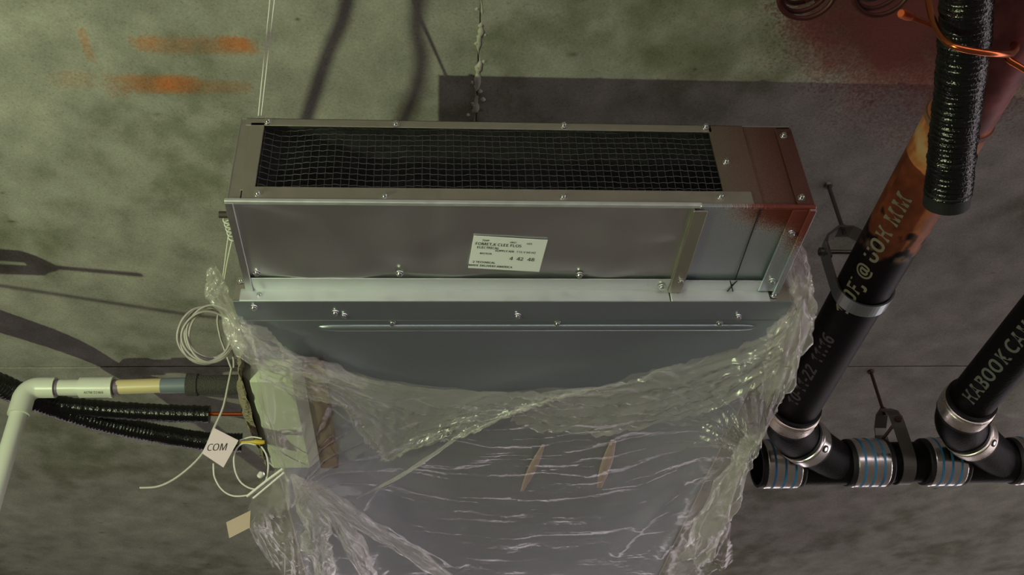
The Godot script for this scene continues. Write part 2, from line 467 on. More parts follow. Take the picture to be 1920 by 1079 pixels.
# zinc sheet with a drift of red primer: density(u, v) over the plate
func oversprayed(called: String, wide: int, high: int, zinc: Color, paint: Color, dens: Callable, rough := 0.36, dotty := 1.0) -> StandardMaterial3D:
	var fine := bytes_of(noise(FastNoiseLite.TYPE_SIMPLEX, 0.35, 2, 5), wide, high, Vector2.ZERO)
	var grain := bytes_of(noise(FastNoiseLite.TYPE_VALUE, 0.9, 1, 9), wide, high, Vector2.ZERO)
	var out := PackedByteArray()
	out.resize(wide * high * 3)
	var met := PackedByteArray()
	met.resize(wide * high * 3)
	for j in high:
		for i in wide:
			var q := j * wide + i
			var d: float = dens.call((i + 0.5) / wide, (j + 0.5) / high)
			var s := grain[q] / 255.0 * 0.6 + fine[q] / 255.0 * 0.4
			var m := clampf(lerpf(d - 0.15 * s, (d - s) * 2.6 + d * 0.45, dotty), 0.0, 0.96) if d > 0.02 else 0.0
			var t := 0.93 + 0.14 * (fine[q] / 255.0)
			var c := zinc.lerp(paint, m)
			out[q * 3] = clampi(int(c.r * t * 255.0), 0, 255)
			out[q * 3 + 1] = clampi(int(c.g * t * 255.0), 0, 255)
			out[q * 3 + 2] = clampi(int(c.b * t * 255.0), 0, 255)
			met[q * 3] = 255
			met[q * 3 + 1] = clampi(int((rough + 0.3 * m) * 255.0), 0, 255)
			met[q * 3 + 2] = clampi(int((1.0 - 0.85 * m) * 255.0), 0, 255)
	var m2 := StandardMaterial3D.new()
	m2.resource_name = called
	m2.albedo_texture = ImageTexture.create_from_image(Image.create_from_data(wide, high, false, Image.FORMAT_RGB8, out))
	var mt := ImageTexture.create_from_image(Image.create_from_data(wide, high, false, Image.FORMAT_RGB8, met))
	m2.roughness = 1.0
	m2.roughness_texture = mt
	m2.roughness_texture_channel = BaseMaterial3D.TEXTURE_CHANNEL_GREEN
	m2.metallic = 1.0
	m2.metallic_texture = mt
	m2.metallic_texture_channel = BaseMaterial3D.TEXTURE_CHANNEL_BLUE
	M[called] = m2
	return m2

func materials() -> void:
	var m := mat("zinc", Color(0.79, 0.80, 0.79), 1.0, 1.0)
	m.roughness_texture = noise_tex(noise(FastNoiseLite.TYPE_CELLULAR, 0.03, 2, 3), 256, false, 1.0, Color(0.30, 0.30, 0.30), Color(0.42, 0.42, 0.42))
	m.uv1_triplanar = true
	m.uv1_scale = Vector3(5, 5, 5)
	m = mat("zinc_lit", Color(0.86, 0.88, 0.88), 1.0, 0.85)  # lit copy of zinc: reflected brightness is put into the lighter colour
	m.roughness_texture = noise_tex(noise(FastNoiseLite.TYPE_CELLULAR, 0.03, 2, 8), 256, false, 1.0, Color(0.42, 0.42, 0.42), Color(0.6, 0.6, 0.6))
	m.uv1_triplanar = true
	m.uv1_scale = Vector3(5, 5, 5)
	m = mat("zinc_dull", Color(0.66, 0.64, 0.59), 1.0, 0.9)
	m.roughness_texture = noise_tex(noise(FastNoiseLite.TYPE_SIMPLEX, 0.03, 3, 4), 256, false, 1.0, Color(0.42, 0.42, 0.42), Color(0.56, 0.56, 0.56))
	m.uv1_triplanar = true
	m.uv1_scale = Vector3(4, 4, 4)
	m = mat("zinc_sheet", Color(0.84, 0.85, 0.84), 1.0, 1.0)
	m.roughness_texture = noise_tex(noise(FastNoiseLite.TYPE_SIMPLEX_SMOOTH, 0.008, 3, 14), 256, false, 1.0, Color(0.26, 0.26, 0.26), Color(0.42, 0.42, 0.42))
	m.uv1_triplanar = true
	m.uv1_scale = Vector3(3, 3, 3)
	mat("cabinet", Color(0.62, 0.66, 0.69), 0.38, 0.9)
	mat("screw", Color(0.85, 0.86, 0.86), 0.22, 1.0)
	mat("wire", Color(0.42, 0.41, 0.43), 0.4, 1.0)
	mat("paper", Color(0.92, 0.93, 0.94), 0.7)
	mat("ink", Color(0.10, 0.10, 0.13), 0.7)
	mat("ink_faint", Color(0.36, 0.37, 0.41), 0.7)
	mat("pencil", Color(0.08, 0.08, 0.09), 0.6)
	mat("ink_stencil", Color(0.70, 0.74, 0.57), 0.7)
	mat("ink_stencil_dim", Color(0.40, 0.41, 0.40), 0.7)
	mat("red_tube", Color(0.24, 0.07, 0.05), 0.5, 0.0)
	mat("rod", Color(0.42, 0.40, 0.37), 0.42, 0.9)
	mat("rusty_rod", Color(0.26, 0.18, 0.15), 0.55, 0.6)
	mat("strap", Color(0.62, 0.66, 0.66), 0.32, 1.0)
	mat("strap_dull", Color(0.42, 0.41, 0.38), 0.48, 0.9)
	mat("strap_dark", Color(0.30, 0.28, 0.27), 0.55, 0.7)
	m = mat("iron", Color(0.062, 0.057, 0.060), 0.50)
	m.metallic_specular = 0.20
	m.heightmap_enabled = true
	m.heightmap_texture = noise_tex(noise(FastNoiseLite.TYPE_SIMPLEX, 0.06, 3, 17), 256)
	m.heightmap_scale = 0.05
	m.uv1_triplanar = true
	m.uv1_scale = Vector3(6, 6, 6)
	mat("rubber", Color(0.045, 0.045, 0.045), 0.6)
	m = mat("steel_band", Color(0.84, 0.83, 0.81), 0.24, 1.0)
	m = mat("steel_scuffed", Color(0.84, 0.81, 0.77), 1.0, 1.0)
	m.roughness_texture = noise_tex(noise(FastNoiseLite.TYPE_SIMPLEX, 0.02, 4, 31), 256, false, 1.0, Color(0.18, 0.18, 0.18), Color(0.5, 0.5, 0.5))
	m.uv1_triplanar = true
	m.uv1_scale = Vector3(8, 8, 8)
	mat("blue_band", Color(0.20, 0.48, 0.68), 0.4)
	m = mat("wrap", Color(0.035, 0.040, 0.044), 0.22)
	m.normal_enabled = true
	m.normal_texture = noise_tex(noise(FastNoiseLite.TYPE_SIMPLEX, 0.05, 3, 19), 256, true, 5.0)
	m.normal_scale = 0.8
	m.uv1_triplanar = true
	m.uv1_scale = Vector3(14, 14, 14)
	mat("foam", Color(0.055, 0.06, 0.065), 0.7)
	mat("copper", Color(0.78, 0.43, 0.26), 0.24, 1.0)
	mat("copper_end", Color(0.80, 0.36, 0.20), 0.5, 0.4)
	mat("pvc", Color(0.80, 0.82, 0.76), 0.35)
	mat("cpvc", Color(0.80, 0.74, 0.55), 0.4)
	mat("primer_stain", Color(0.42, 0.36, 0.42), 0.5)
	mat("pvc_grey", Color(0.42, 0.46, 0.50), 0.5)
	m = mat("felt", Color(0.27, 0.265, 0.25), 0.95)
	m.heightmap_enabled = true
	m.heightmap_texture = noise_tex(noise(FastNoiseLite.TYPE_SIMPLEX, 0.08, 3, 21), 256)
	m.heightmap_scale = 0.3
	m.uv1_triplanar = true
	m.uv1_scale = Vector3(10, 10, 10)
	m = mat("batt", Color(0.52, 0.48, 0.40), 0.95)
	m.heightmap_enabled = true
	m.heightmap_texture = noise_tex(noise(FastNoiseLite.TYPE_SIMPLEX, 0.05, 4, 27), 256)
	m.heightmap_scale = 0.5
	m.uv1_triplanar = true
	m.uv1_scale = Vector3(9, 9, 9)
	mat("cable", Color(0.66, 0.64, 0.62), 0.45)
	mat("white_wire", Color(0.80, 0.80, 0.76), 0.4)
	mat("yellow", Color(0.72, 0.62, 0.16), 0.45)
	mat("card", Color(0.70, 0.62, 0.56), 0.8)
	mat("tag", Color(0.80, 0.73, 0.76), 0.8)
	mat("pan", Color(0.74, 0.77, 0.68), 0.5)
	mat("brown", Color(0.42, 0.30, 0.25), 0.8)
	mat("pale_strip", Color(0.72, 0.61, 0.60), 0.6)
	m = mat("plastic", Color(0.88, 0.85, 0.84, 0.10), 0.22)
	m.metallic_specular = 0.41
	m.transparency = BaseMaterial3D.TRANSPARENCY_ALPHA
	m.cull_mode = BaseMaterial3D.CULL_DISABLED
	m.normal_enabled = true
	m.normal_texture = noise_tex(noise(FastNoiseLite.TYPE_SIMPLEX, 0.012, 4, 51), 512, true, 5.0)
	m.normal_scale = 0.35
	m.uv1_scale = Vector3(0.5, 4, 1)
	m = M.plastic.duplicate()
	m.resource_name = "plastic_double"
	m.albedo_color = Color(0.88, 0.87, 0.84, 0.15)
	M["plastic_double"] = m
	mat("grout", Color(0.66, 0.65, 0.60), 0.9)
	m = mat("room_concrete", Color(0.62, 0.60, 0.57), 0.85)
	m.albedo_texture = noise_tex(noise(FastNoiseLite.TYPE_SIMPLEX_SMOOTH, 0.01, 5, 61), 512, false, 1.0, Color(0.7, 0.7, 0.7), Color(1.1, 1.1, 1.1))
	m.uv1_triplanar = true
	m.uv1_scale = Vector3(0.35, 0.35, 0.35)
	mat("lamp_yellow", Color(0.75, 0.58, 0.08), 0.45)
	mat("lamp_black", Color(0.05, 0.05, 0.05), 0.5)
	m = mat("lamp_lens", Color(0.9, 0.95, 0.85), 0.3)
	m.emission_enabled = true
	m.emission = Color(0.93, 1.0, 0.80)
	m.emission_energy_multiplier = 6.0
	# red primer drifted over the corner of the plenum
	oversprayed("zinc_sprayed", 384, 384, Color(0.80, 0.84, 0.86), Color(0.40, 0.14, 0.10), func(u, w):
		# u runs across the plate to its right edge, w from the mouth back to the cabinet
		var a := exp(-pow((1.0 - u) / 0.72, 2.0) - pow(w / 0.30, 2.0)) * 1.2
		var b := exp(-pow((1.0 - u) / 0.28, 2.0) - pow(w / 0.50, 2.0)) * 1.1
		return maxf(a, b), 0.44)
	oversprayed("zinc_primed", 256, 256, Color(0.62, 0.58, 0.52), Color(0.27, 0.13, 0.10), func(u, w):
		return clampf(0.30 + 0.75 * u, 0.0, 0.9), 0.34, 0.12)

# ---------------------------------------------------------------- the place
func build_room() -> void:
	var c := struct("ceiling", MB.new().bar(Vector3(-7, CEIL + 0.012, -9), Vector3(7, CEIL + 0.30, 7), 0.0), M.room_concrete, Vector3(0, CEIL, -1))
	# cast fields of the slab, parted by the shuttering joints
	for k in [[-2.3, 0.0892, -2.345, -0.5, 1024], [0.0908, 3.1, -2.360, -0.5, 1152], [-2.3, 0.0892, -4.6, -2.350, 768], [0.0908, 3.1, -4.6, -2.366, 896]]:
		var b := MB.new().planar(Vector3(1.0 / (k[1] - k[0]), 0, 0), -k[0] / (k[1] - k[0]), Vector3(0, 0, 1.0 / (k[3] - k[2])), -k[2] / (k[3] - k[2]))
		b.bar(Vector3(k[0], CEIL, k[2]), Vector3(k[1], CEIL + 0.013, k[3]), 0.002)
		part(c, "slab_panel", b, concrete(k[0], k[1], k[2], k[3], k[4]))
	# the ragged fin of grout that squeezed out of the long joint
	var rng := RandomNumberGenerator.new()
	rng.seed = 5
	var nz := noise(FastNoiseLite.TYPE_SIMPLEX, 14.0, 3, 77)
	var fin := MB.new()
	var line := []
	var rad := []
	for i in 220:
		var z := -0.7 - i * 0.004
		var a := nz.get_noise_1d(z)
		line.append(Vector3(0.090 + 0.004 * nz.get_noise_1d(z + 9.0), CEIL + 0.001, z))
		rad.append(clampf(0.0030 + 0.008 * a, 0.0008, 0.007))
	fin.tube(line, rad, 8, true)
	for i in 46:
		var z := -0.75 - rng.randf() * 0.8
		var p := Vector3(0.090 + rng.randfn() * 0.008, CEIL - 0.001, z)
		var r := rng.randf_range(0.002, 0.006)
		fin.tube([p + Vector3(0, 0.003, -r), p + Vector3(rng.randfn() * 0.002, 0, 0), p + Vector3(0, 0.003, r)], [r * 0.3, r, r * 0.3], 6, true)
	part(c, "grout_fin", fin, M.grout, "ragged grout fin along the joint")
	struct("floor", MB.new().bar(Vector3(-7, -0.2, -9), Vector3(7, 0, 7), 0.0), M.room_concrete)
	struct("wall_left", MB.new().bar(Vector3(-7.2, 0, -9), Vector3(-7, CEIL + 0.3, 7), 0.0), M.room_concrete, Vector3(-7.1, 0, 0))
	var wb := MB.new().bar(Vector3(-7.2, 0, -9.2), Vector3(7.2, 1.35, -9), 0.0).bar(Vector3(-7.2, 2.7, -9.2), Vector3(7.2, CEIL + 0.3, -9), 0.0)
	for x in [-7.2, -3.6, 0.0, 3.6, 6.8]:
		wb.bar(Vector3(x, 0, -9.25), Vector3(x + 0.4, CEIL, -8.95), 0.0)
	struct("wall_back", wb, M.room_concrete, Vector3(0, 0, -9.1))
	# open facade on three sides: sill, lintel and columns with daylight between
	var wr := MB.new().bar(Vector3(7, 0, -9), Vector3(7.2, 0.4, 7), 0.0).bar(Vector3(7, 2.7, -9), Vector3(7.2, CEIL + 0.3, 7), 0.0)
	for z in [-9.0, -5.0, -1.0, 3.0, 6.6]:
		wr.bar(Vector3(6.95, 0, z), Vector3(7.25, CEIL, z + 0.4), 0.0)
	struct("wall_right", wr, M.room_concrete, Vector3(7.1, 0, 0))
	var wf := MB.new().bar(Vector3(-7.2, 0, 7), Vector3(7.2, 0.4, 7.2), 0.0).bar(Vector3(-7.2, 2.7, 7), Vector3(7.2, CEIL + 0.3, 7.2), 0.0)
	for x in [-7.2, -3.6, 0.0, 3.6, 6.8]:
		wf.bar(Vector3(x, 0, 6.95), Vector3(x + 0.4, CEIL, 7.25), 0.0)
	struct("wall_front", wf, M.room_concrete, Vector3(0, 0, 7.1))

func build_lamp() -> void:
	# site lamp on a tripod, out of the picture to the left: the light that throws the shadows on the slab
	var t := thing("work_light", "yellow site lamp on a black tripod beside the camera", "lamp", Vector3(LAMP_AT.x, 0, LAMP_AT.z))
	var aim := (Vector3(-0.35, 3.0, -1.75) - LAMP_AT).normalized()
	var bas := Basis.looking_at(aim, Vector3.UP)
	part(t, "head", MB.new().box(Transform3D(bas, LAMP_AT - aim * 0.045), Vector3(0.16, 0.12, 0.06), 0.01), M.lamp_yellow)
	part(t, "lens", MB.new().box(Transform3D(bas, LAMP_AT - aim * 0.012), Vector3(0.022, 0.022, 0.006), 0.002), M.lamp_lens)
	part(t, "pole", MB.new().tube([Vector3(LAMP_AT.x, 0.35, LAMP_AT.z) - aim * 0.05 * Vector3(1, 0, 1), LAMP_AT - aim * 0.08], 0.014, 10), M.lamp_black)
	for k in 3:
		var w := TAU * k / 3.0 + 0.5
		part(t, "leg", MB.new().tube([Vector3(LAMP_AT.x, 0.62, LAMP_AT.z), Vector3(LAMP_AT.x + 0.42 * cos(w), 0.01, LAMP_AT.z + 0.42 * sin(w))], 0.01, 8), M.lamp_black)
	var l := AreaLight3D.new()
	l.name = "lamp_beam"
	l.area_size = Vector2(0.018, 0.018)
	l.light_color = Color(0.93, 1.0, 0.77)
	l.light_energy = LAMP_POWER
	l.area_range = 20.0
	l.area_attenuation = 2.0
	l.shadow_enabled = true
	l.transform = Transform3D(bas, LAMP_AT - t.position)
	t.add_child(l)

func screw_mesh() -> ArrayMesh:
	var b := MB.new()
	b.lathe(Vector3.ZERO, Vector3.UP, [[0, 0.0066], [0.0012, 0.0062], [0.0016, 0.0046], [0.0016, 0.0042]], 16)
	b.lathe(Vector3.ZERO, Vector3.UP, [[0.0014, 0.0043], [0.0056, 0.0043], [0.0064, 0.0034], [0.0064, 0.0]], 6)
	return b.mesh()

func build_unit() -> Node3D:
	var u := thing("fan_coil_unit", "galvanized fan coil unit with wire mesh mouth hung under the slab", "air handler", Vector3((UX0 + UX1) / 2, CYB, -1.9))
	var screw := screw_mesh()
	var th := 0.002
	# plenum shell
	part(u, "plenum_top", MB.new().bar(Vector3(UX0, UYT - th, UZB), Vector3(UX1, UYT, UZF), 0.0005), M.zinc)
	part(u, "plenum_side", MB.new().bar(Vector3(UX0, UYB, UZB), Vector3(UX0 + th, UYT, UZF), 0.0005), M.zinc)
	part(u, "plenum_side", MB.new().bar(Vector3(UX1 - th, UYB, UZB), Vector3(UX1, UYT, UZF), 0.0005), M.zinc_primed)
	# bottom sheet of the plenum, gently buckled as thin sheet metal is
	var nz := noise(FastNoiseLite.TYPE_SIMPLEX_SMOOTH, 5.0, 2, 90)
	var rows := []
	for i in 25:
		var row := []
		var z := lerpf(UZF, UZB, i / 24.0)
		for j in 73:
			var x := lerpf(UX0 + 0.004, 0.424, j / 72.0)
			var e := minf(1.0, minf(i, 24 - i) / 3.0) * minf(1.0, minf(j, 72 - j) / 3.0)
			var w := nz.get_noise_2d(x, z) * (0.0040 + 0.0030 * clampf((0.05 - x) * 4.0, 0.0, 1.0)) * e
			# dent beside the standing seam
			var dd := Vector2((x - 0.404) / 0.035, (z + 1.228) / 0.012)
			w += 0.003 * e * exp(-dd.length_squared())
			row.append(Vector3(x, UYB + w, z))
		rows.append(row)
	part(u, "bottom_sheet", MB.new().grid(rows, Vector3.DOWN), M.zinc_sheet)
	# right hand end sheet, its front corner caught by red primer
	var sp := MB.new().planar(Vector3(1.0 / 0.19, 0, 0), -0.418 / 0.19, Vector3(0, 0, -1.0 / 0.222), UZF / 0.222)
	sp.box(Transform3D(Basis(Vector3(0, 0, 1), -0.004).rotated(Vector3.RIGHT, 0.02), Vector3(0.513, UYB + 0.001, (UZF + UZB) / 2)), Vector3(0.190, th, UZF - UZB - 0.004), 0.0004)
	part(u, "end_sheet", sp, M.zinc_sprayed, "end sheet dusted with red primer at its corner")
	# lips and seams under the plenum
	part(u, "edge_lip", MB.new().bar(Vector3(UX0 - 0.002, UYB - 0.007, UZB + 0.003), Vector3(UX0 + 0.011, UYB + 0.001, UZF + 0.001), 0.0012), M.zinc)
	part(u, "mouth_lip", MB.new().bar(Vector3(UX0 - 0.002, UYB - 0.006, UZF - 0.003), Vector3(0.424, UYB + 0.001, UZF + 0.005), 0.0012), M.zinc_lit)
	part(u, "mouth_lip", MB.new().planar(Vector3(1.0 / 0.19, 0, 0), -0.418 / 0.19, Vector3(0, 0, -1), UZF + 0.03).bar(Vector3(0.421, UYB - 0.007, UZF - 0.003), Vector3(UX1 + 0.001, UYB, UZF + 0.004), 0.0012), M.zinc_sprayed)
	var seam := MB.new().bar(Vector3(0.411, UYB - 0.011, UZB + 0.006), Vector3(0.434, UYB - 0.008, UZF - 0.004), 0.0008)
	part(u, "seam_angle", seam.bar(Vector3(0.411, UYB - 0.011, UZB + 0.006), Vector3(0.4135, UYB, UZF - 0.004), 0.0008), M.zinc_dull)
	var es := MB.new().planar(Vector3(1.0 / 0.19, 0, 0), -0.418 / 0.19, Vector3(0, 0, -1.0 / 0.222), UZF / 0.222)
	es.bar(Vector3(0.572, UYB - 0.008, UZB + 0.008), Vector3(0.598, UYB - 0.005, UZF - 0.003), 0.0008)
	es.bar(Vector3(0.598, UYB - 0.012, UZB + 0.005), Vector3(UX1 + 0.001, UYB, UZF), 0.001)
	part(u, "edge_angle", es, M.zinc_sprayed)
	# strip folded along the joint with the cabinet, reflected brightness put into its zinc
	var fold := MB.new()
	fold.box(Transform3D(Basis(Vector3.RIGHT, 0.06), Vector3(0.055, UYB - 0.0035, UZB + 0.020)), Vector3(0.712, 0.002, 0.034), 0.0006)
	part(u, "joint_flange", fold, M.zinc_lit)
	part(u, "joint_flange", MB.new().box(Transform3D(Basis(Vector3.RIGHT, 0.05), Vector3(0.506, UYB - 0.004, UZB + 0.019)), Vector3(0.140, 0.002, 0.030), 0.0006), M.zinc_lit)
	part(u, "cabinet_rim", MB.new().box(Transform3D(Basis(Vector3.RIGHT, 0.0), Vector3(0.045, (UYB + CYB) / 2 - 0.001, UZB + 0.002)), Vector3(0.735, UYB - CYB, 0.004), 0.001), M.zinc_lit)
	part(u, "cabinet_rim", MB.new().box(Transform3D(Basis(Vector3.RIGHT, 0.0), Vector3(0.503, (UYB + CYB) / 2 - 0.001, UZB + 0.003)), Vector3(0.176, UYB - CYB, 0.004), 0.001), M.zinc_lit)
	# mouth frame
	part(u, "mouth_frame", MB.new().bar(Vector3(UX0 + 0.010, 2.754, UZF - 0.002), Vector3(0.470, UYT, UZF), 0.0006), M.zinc_dull)
	part(u, "mouth_frame", MB.new().bar(Vector3(UX0 + 0.022, UYB, UZF - 0.001), Vector3(0.510, 2.617, UZF + 0.001), 0.0006), M.zinc_dull)
	part(u, "mouth_frame", MB.new().bar(Vector3(UX0 + 0.018, 2.610, UZF - 0.002), Vector3(-0.272, 2.760, UZF), 0.0006), M.zinc_dull)
	part(u, "mouth_frame", MB.new().bar(Vector3(UX0, UYB, UZF - 0.004), Vector3(UX0 + 0.020, UYT, UZF - 0.001), 0.0006), M.zinc_dull)
	var fp := func(x0, x1, y0, y1, z): return MB.new().planar(Vector3(1.0 / 0.15, 0, 0), -0.46 / 0.15, Vector3(0, 1.0 / 0.19, 0), -UYB / 0.19).bar(Vector3(x0, y0, UZF - 0.002 + z), Vector3(x1, y1, UZF + z), 0.0006)
	part(u, "mouth_plate", fp.call(0.465, 0.525, UYB + 0.002, UYT, 0.0), M.zinc_primed, "blank plate filmed with red primer")
	part(u, "mouth_plate", fp.call(0.520, 0.585, UYB + 0.002, UYT, -0.002), M.zinc_primed, "blank plate filmed with red primer")
	part(u, "mouth_angle", fp.call(0.580, UX1, UYB + 0.002, UYT - 0.008, 0.002), M.zinc_primed)
	# woven wire mesh in the mouth, bowed and kinked
	var wb := noise(FastNoiseLite.TYPE_SIMPLEX_SMOOTH, 9.0, 2, 33)
	var cloth := func(x: float, y: float) -> Vector3:
		var e := clampf((x + 0.272) / 0.02, 0.0, 1.0) * clampf((0.466 - x) / 0.02, 0.0, 1.0)
		var s := fmod(x * 5.6 + 20.35, 1.0)
		var kink := (absf(s - 0.5) * 2.0) * 0.010 * clampf((0.02 - x) / 0.2, 0.0, 1.0)
		return Vector3(x, y + 0.0015 * wb.get_noise_2d(x * 0.5, 5.0) + kink * 0.25, UZF - 0.006 + e * (0.003 * wb.get_noise_2d(x, y) - kink))
	var wm := MB.new()
	for i in 59:
		var line := []
		for k in 9:
			line.append(cloth.call(-0.270 + i * 0.0127, lerpf(2.612, 2.757, k / 8.0)))
		wm.tube(line, 0.0007, 5, false)
	for j in 12:
		var line := []
		for k in 93:
			line.append(cloth.call(lerpf(-0.272, 0.468, k / 92.0), 2.6155 + j * 0.0127) + Vector3(0, 0, 0.0009 * (1.0 if (k + j) % 2 == 0 else -1.0)))
		wm.tube(line, 0.00075, 5, false)
	part(u, "wire_mesh", wm, M.wire, "half inch woven wire mesh")
	for x in [-0.11, 0.14, 0.39]:
		var fs := part(u, "blower_housing", MB.new().lathe(Vector3(x, 2.70, -1.72), Vector3.RIGHT, [[0, 0.04], [0, 0.10], [0.14, 0.10], [0.14, 0.04]], 24), M.zinc_dull)
		part(fs, "blower_wheel", MB.new().lathe(Vector3(x - 0.002, 2.70, -1.72), Vector3.RIGHT, [[0, 0.0], [0, 0.04], [0.144, 0.04], [0.144, 0.0]], 20), M.strap_dark)
	# cabinet
	var h := 2.86
	var cf := MB.new().bar(Vector3(CX0, CYB, UZB - 0.003), Vector3(UX0 + 0.003, h, UZB), 0.001).bar(Vector3(UX1 - 0.003, CYB, UZB - 0.003), Vector3(CX1, h, UZB), 0.001)
	cf.bar(Vector3(UX0 + 0.003, CYB, UZB - 0.003), Vector3(UX1 - 0.003, UYB + 0.010, UZB), 0.001).bar(Vector3(UX0 + 0.003, UYT - 0.003, UZB - 0.003), Vector3(UX1 - 0.003, h, UZB), 0.001)
	part(u, "cabinet_front", cf, M.zinc_dull)
	part(u, "cabinet_side", MB.new().bar(Vector3(CX0, CYB, CZB), Vector3(CX0 + 0.003, h, UZB - 0.003), 0.001), M.zinc_dull)
	part(u, "cabinet_side", MB.new().bar(Vector3(CX1 - 0.003, CYB, CZB), Vector3(CX1, h, UZB - 0.003), 0.001), M.zinc_dull)
	part(u, "cabinet_top", MB.new().bar(Vector3(CX0, h - 0.003, CZB), Vector3(CX1, h, UZB), 0.001), M.zinc_dull)
	part(u, "cabinet_back", MB.new().bar(Vector3(CX0, CYB, CZB - 0.003), Vector3(CX1, h, CZB), 0.001), M.zinc_dull)
	part(u, "front_rail", MB.new().bar(Vector3(CX0, CYB - 0.002, -1.404), Vector3(CX1, CYB + 0.001, UZB + 0.003), 0.0012), M.cabinet)
	var acc := MB.new().bar(Vector3(CX0 + 0.002, CYB, -1.83), Vector3(CX1 - 0.002, CYB + 0.003, -1.4075), 0.0012)
	var ap := part(u, "access_panel", acc, M.cabinet)
	part(u, "rear_panel", MB.new().bar(Vector3(CX0 + 0.002, CYB + 0.002, CZB), Vector3(CX1 - 0.002, CYB + 0.006, -1.828), 0.0012), M.cabinet)
	# pressed stiffening bead
	var bead := []
	for i in 15:
		var w := PI * i / 14.0
		bead.append([cos(w), sin(w)])
	var br := []
	for i in 61:
		var x := lerpf(-0.204, 0.590, i / 60.0)
		var e := 1.0 - pow(absf(i / 30.0 - 1.0), 40.0)
		var row := []
		for k in bead:
			row.append(Vector3(x, CYB + 0.0004 - 0.0060 * e * k[1], -1.429 + 0.0085 * e * k[0]))
		br.append(row)
	part(ap, "stiffening_bead", MB.new().grid(br, Vector3.DOWN), M.cabinet)
	# drain pan end that bulges below the cabinet at the left, its shaded edge put in as a brown strip
	part(u, "drain_pan", MB.new().bar(Vector3(CX0 - 0.012, 2.525, -1.90), Vector3(-0.235, 2.600, -1.53), 0.018), M.pan, "pale drain pan end under the plastic")
	part(u, "pan_shade", MB.new().bar(Vector3(-0.236, 2.546, -1.93), Vector3(-0.198, 2.563, -1.53), 0.003), M.brown, "brown strip standing for the shaded edge of the pan")
	for k in [[0.222, -1.965, -0.03, 0.0], [0.385, -1.95, 0.0, 0.008]]:  # added strips, standing for pale patches seen through the plastic
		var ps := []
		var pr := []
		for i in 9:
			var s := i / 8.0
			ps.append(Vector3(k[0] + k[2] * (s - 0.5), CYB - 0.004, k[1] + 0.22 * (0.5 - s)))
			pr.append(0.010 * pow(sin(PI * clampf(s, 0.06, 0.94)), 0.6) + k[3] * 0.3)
		part(u, "pale_strip", MB.new().tube(ps, pr, 12, true, Vector2(1.0, 0.35)), M.pale_strip, "pale pinkish strip under the plastic")
	# ragged insulation at the left end
	var rb := noise(FastNoiseLite.TYPE_SIMPLEX, 26.0, 3, 12)
	var rag := []
	for i in 26:
		var row := []
		for j in 13:
			var z := lerpf(-1.50, -1.86, i / 25.0)
			var w := PI * j / 12.0
			var r := 0.026 * sin(PI * clampf(i / 25.0, 0.03, 0.97)) + 0.012 * rb.get_noise_2d(z, w * 0.06)
			row.append(Vector3(CX0 - 0.006 - r * sin(w), 2.565 + 0.045 * cos(w) + 0.008 * rb.get_noise_2d(z + 3.0, w * 0.05), z + 0.012 * rb.get_noise_2d(z, w * 0.05 + 7.0)))
		rag.append(row)
	part(u, "insulation_batt", MB.new().grid(rag, Vector3.LEFT), M.batt, "ragged grey insulation")
	# screws
	for p in [[-0.267, 2.762], [-0.06, 2.760], [0.219, 2.763], [0.461, 2.765], [-0.266, 2.602], [-0.073, 2.599], [0.205, 2.601], [0.458, 2.605], [0.481, 2.683]]:
		stick(u, "screw", screw, M.screw, Vector3(p[0], p[1], UZF + 0.0005), Vector3.BACK)
	for p in [[0.591, 2.745], [0.589, 2.603]]:
		stick(u, "screw", screw, M.screw, Vector3(p[0], p[1], UZF + 0.002), Vector3.BACK)
	for p in [[-0.290, -1.306, 0.001], [-0.054, -1.306, 0.001], [0.251, -1.308, 0.001], [0.427, -1.313, 0.010], [0.585, -1.188, 0.008], [0.588, -1.315, 0.008], [0.398, -1.335, 0.006]]:
		stick(u, "screw", screw, M.screw, Vector3(p[0], UYB - p[2], p[1]), Vector3.DOWN)
	for p in [[-0.165, -1.381], [-0.151, -1.390], [0.149, -1.390], [0.544, -1.393], [-0.300, -1.366]]:
		stick(u, "screw", screw, M.screw, Vector3(p[0], CYB - 0.002, p[1]), Vector3.DOWN)
	for p in [[-0.069, -1.414], [0.222, -1.416], [0.516, -1.416]]:
		stick(u, "screw", screw, M.screw, Vector3(p[0], CYB, p[1]), Vector3.DOWN)
	for p in [[-0.325, 2.605], [-0.290, 2.573], [0.600, 2.575]]:
		stick(u, "screw", screw, M.screw, Vector3(p[0], p[1], UZB + 0.002), Vector3.BACK)
	stick(u, "screw", screw, M.screw, Vector3(-0.345, 2.500, -1.86), Vector3(-0.5, -0.5, 0.7))
	# pencil line and cross on the end sheet
	var pl := MB.new()
	for s in [[Vector3(0.520, 0, -1.134), Vector3(0.525, 0, -1.330)], [Vector3(0.515, 0, -1.318), Vector3(0.529, 0, -1.352)], [Vector3(0.527, 0, -1.318), Vector3(0.516, 0, -1.352)]]:
		var a: Vector3 = s[0]
		var b: Vector3 = s[1]
		var d := b - a
		var dip := 0.0030 if s[0].z > -1.2 else 0.0062
		pl.box(Transform3D(Basis.looking_at(d.normalized(), Vector3.UP), (a + b) / 2 + Vector3(0, UYB - dip, 0)), Vector3(0.0018, 0.0012, d.length()), 0.0002)
	part(u, "pencil_mark", pl, M.pencil, "black marker line ending in a cross")
	# rating label
	var lp := [Vector3(0.066, 2.5855, -1.207), Vector3(0.186, 2.5855, -1.217), Vector3(0.183, 2.5855, -1.298), Vector3(0.061, 2.5855, -1.289)]
	var ex: Vector3 = (lp[1] - lp[0]).normalized()
	var ez: Vector3 = Vector3.UP.cross(ex) * -1.0
	var lc: Vector3 = (lp[0] + lp[1] + lp[2] + lp[3]) / 4.0
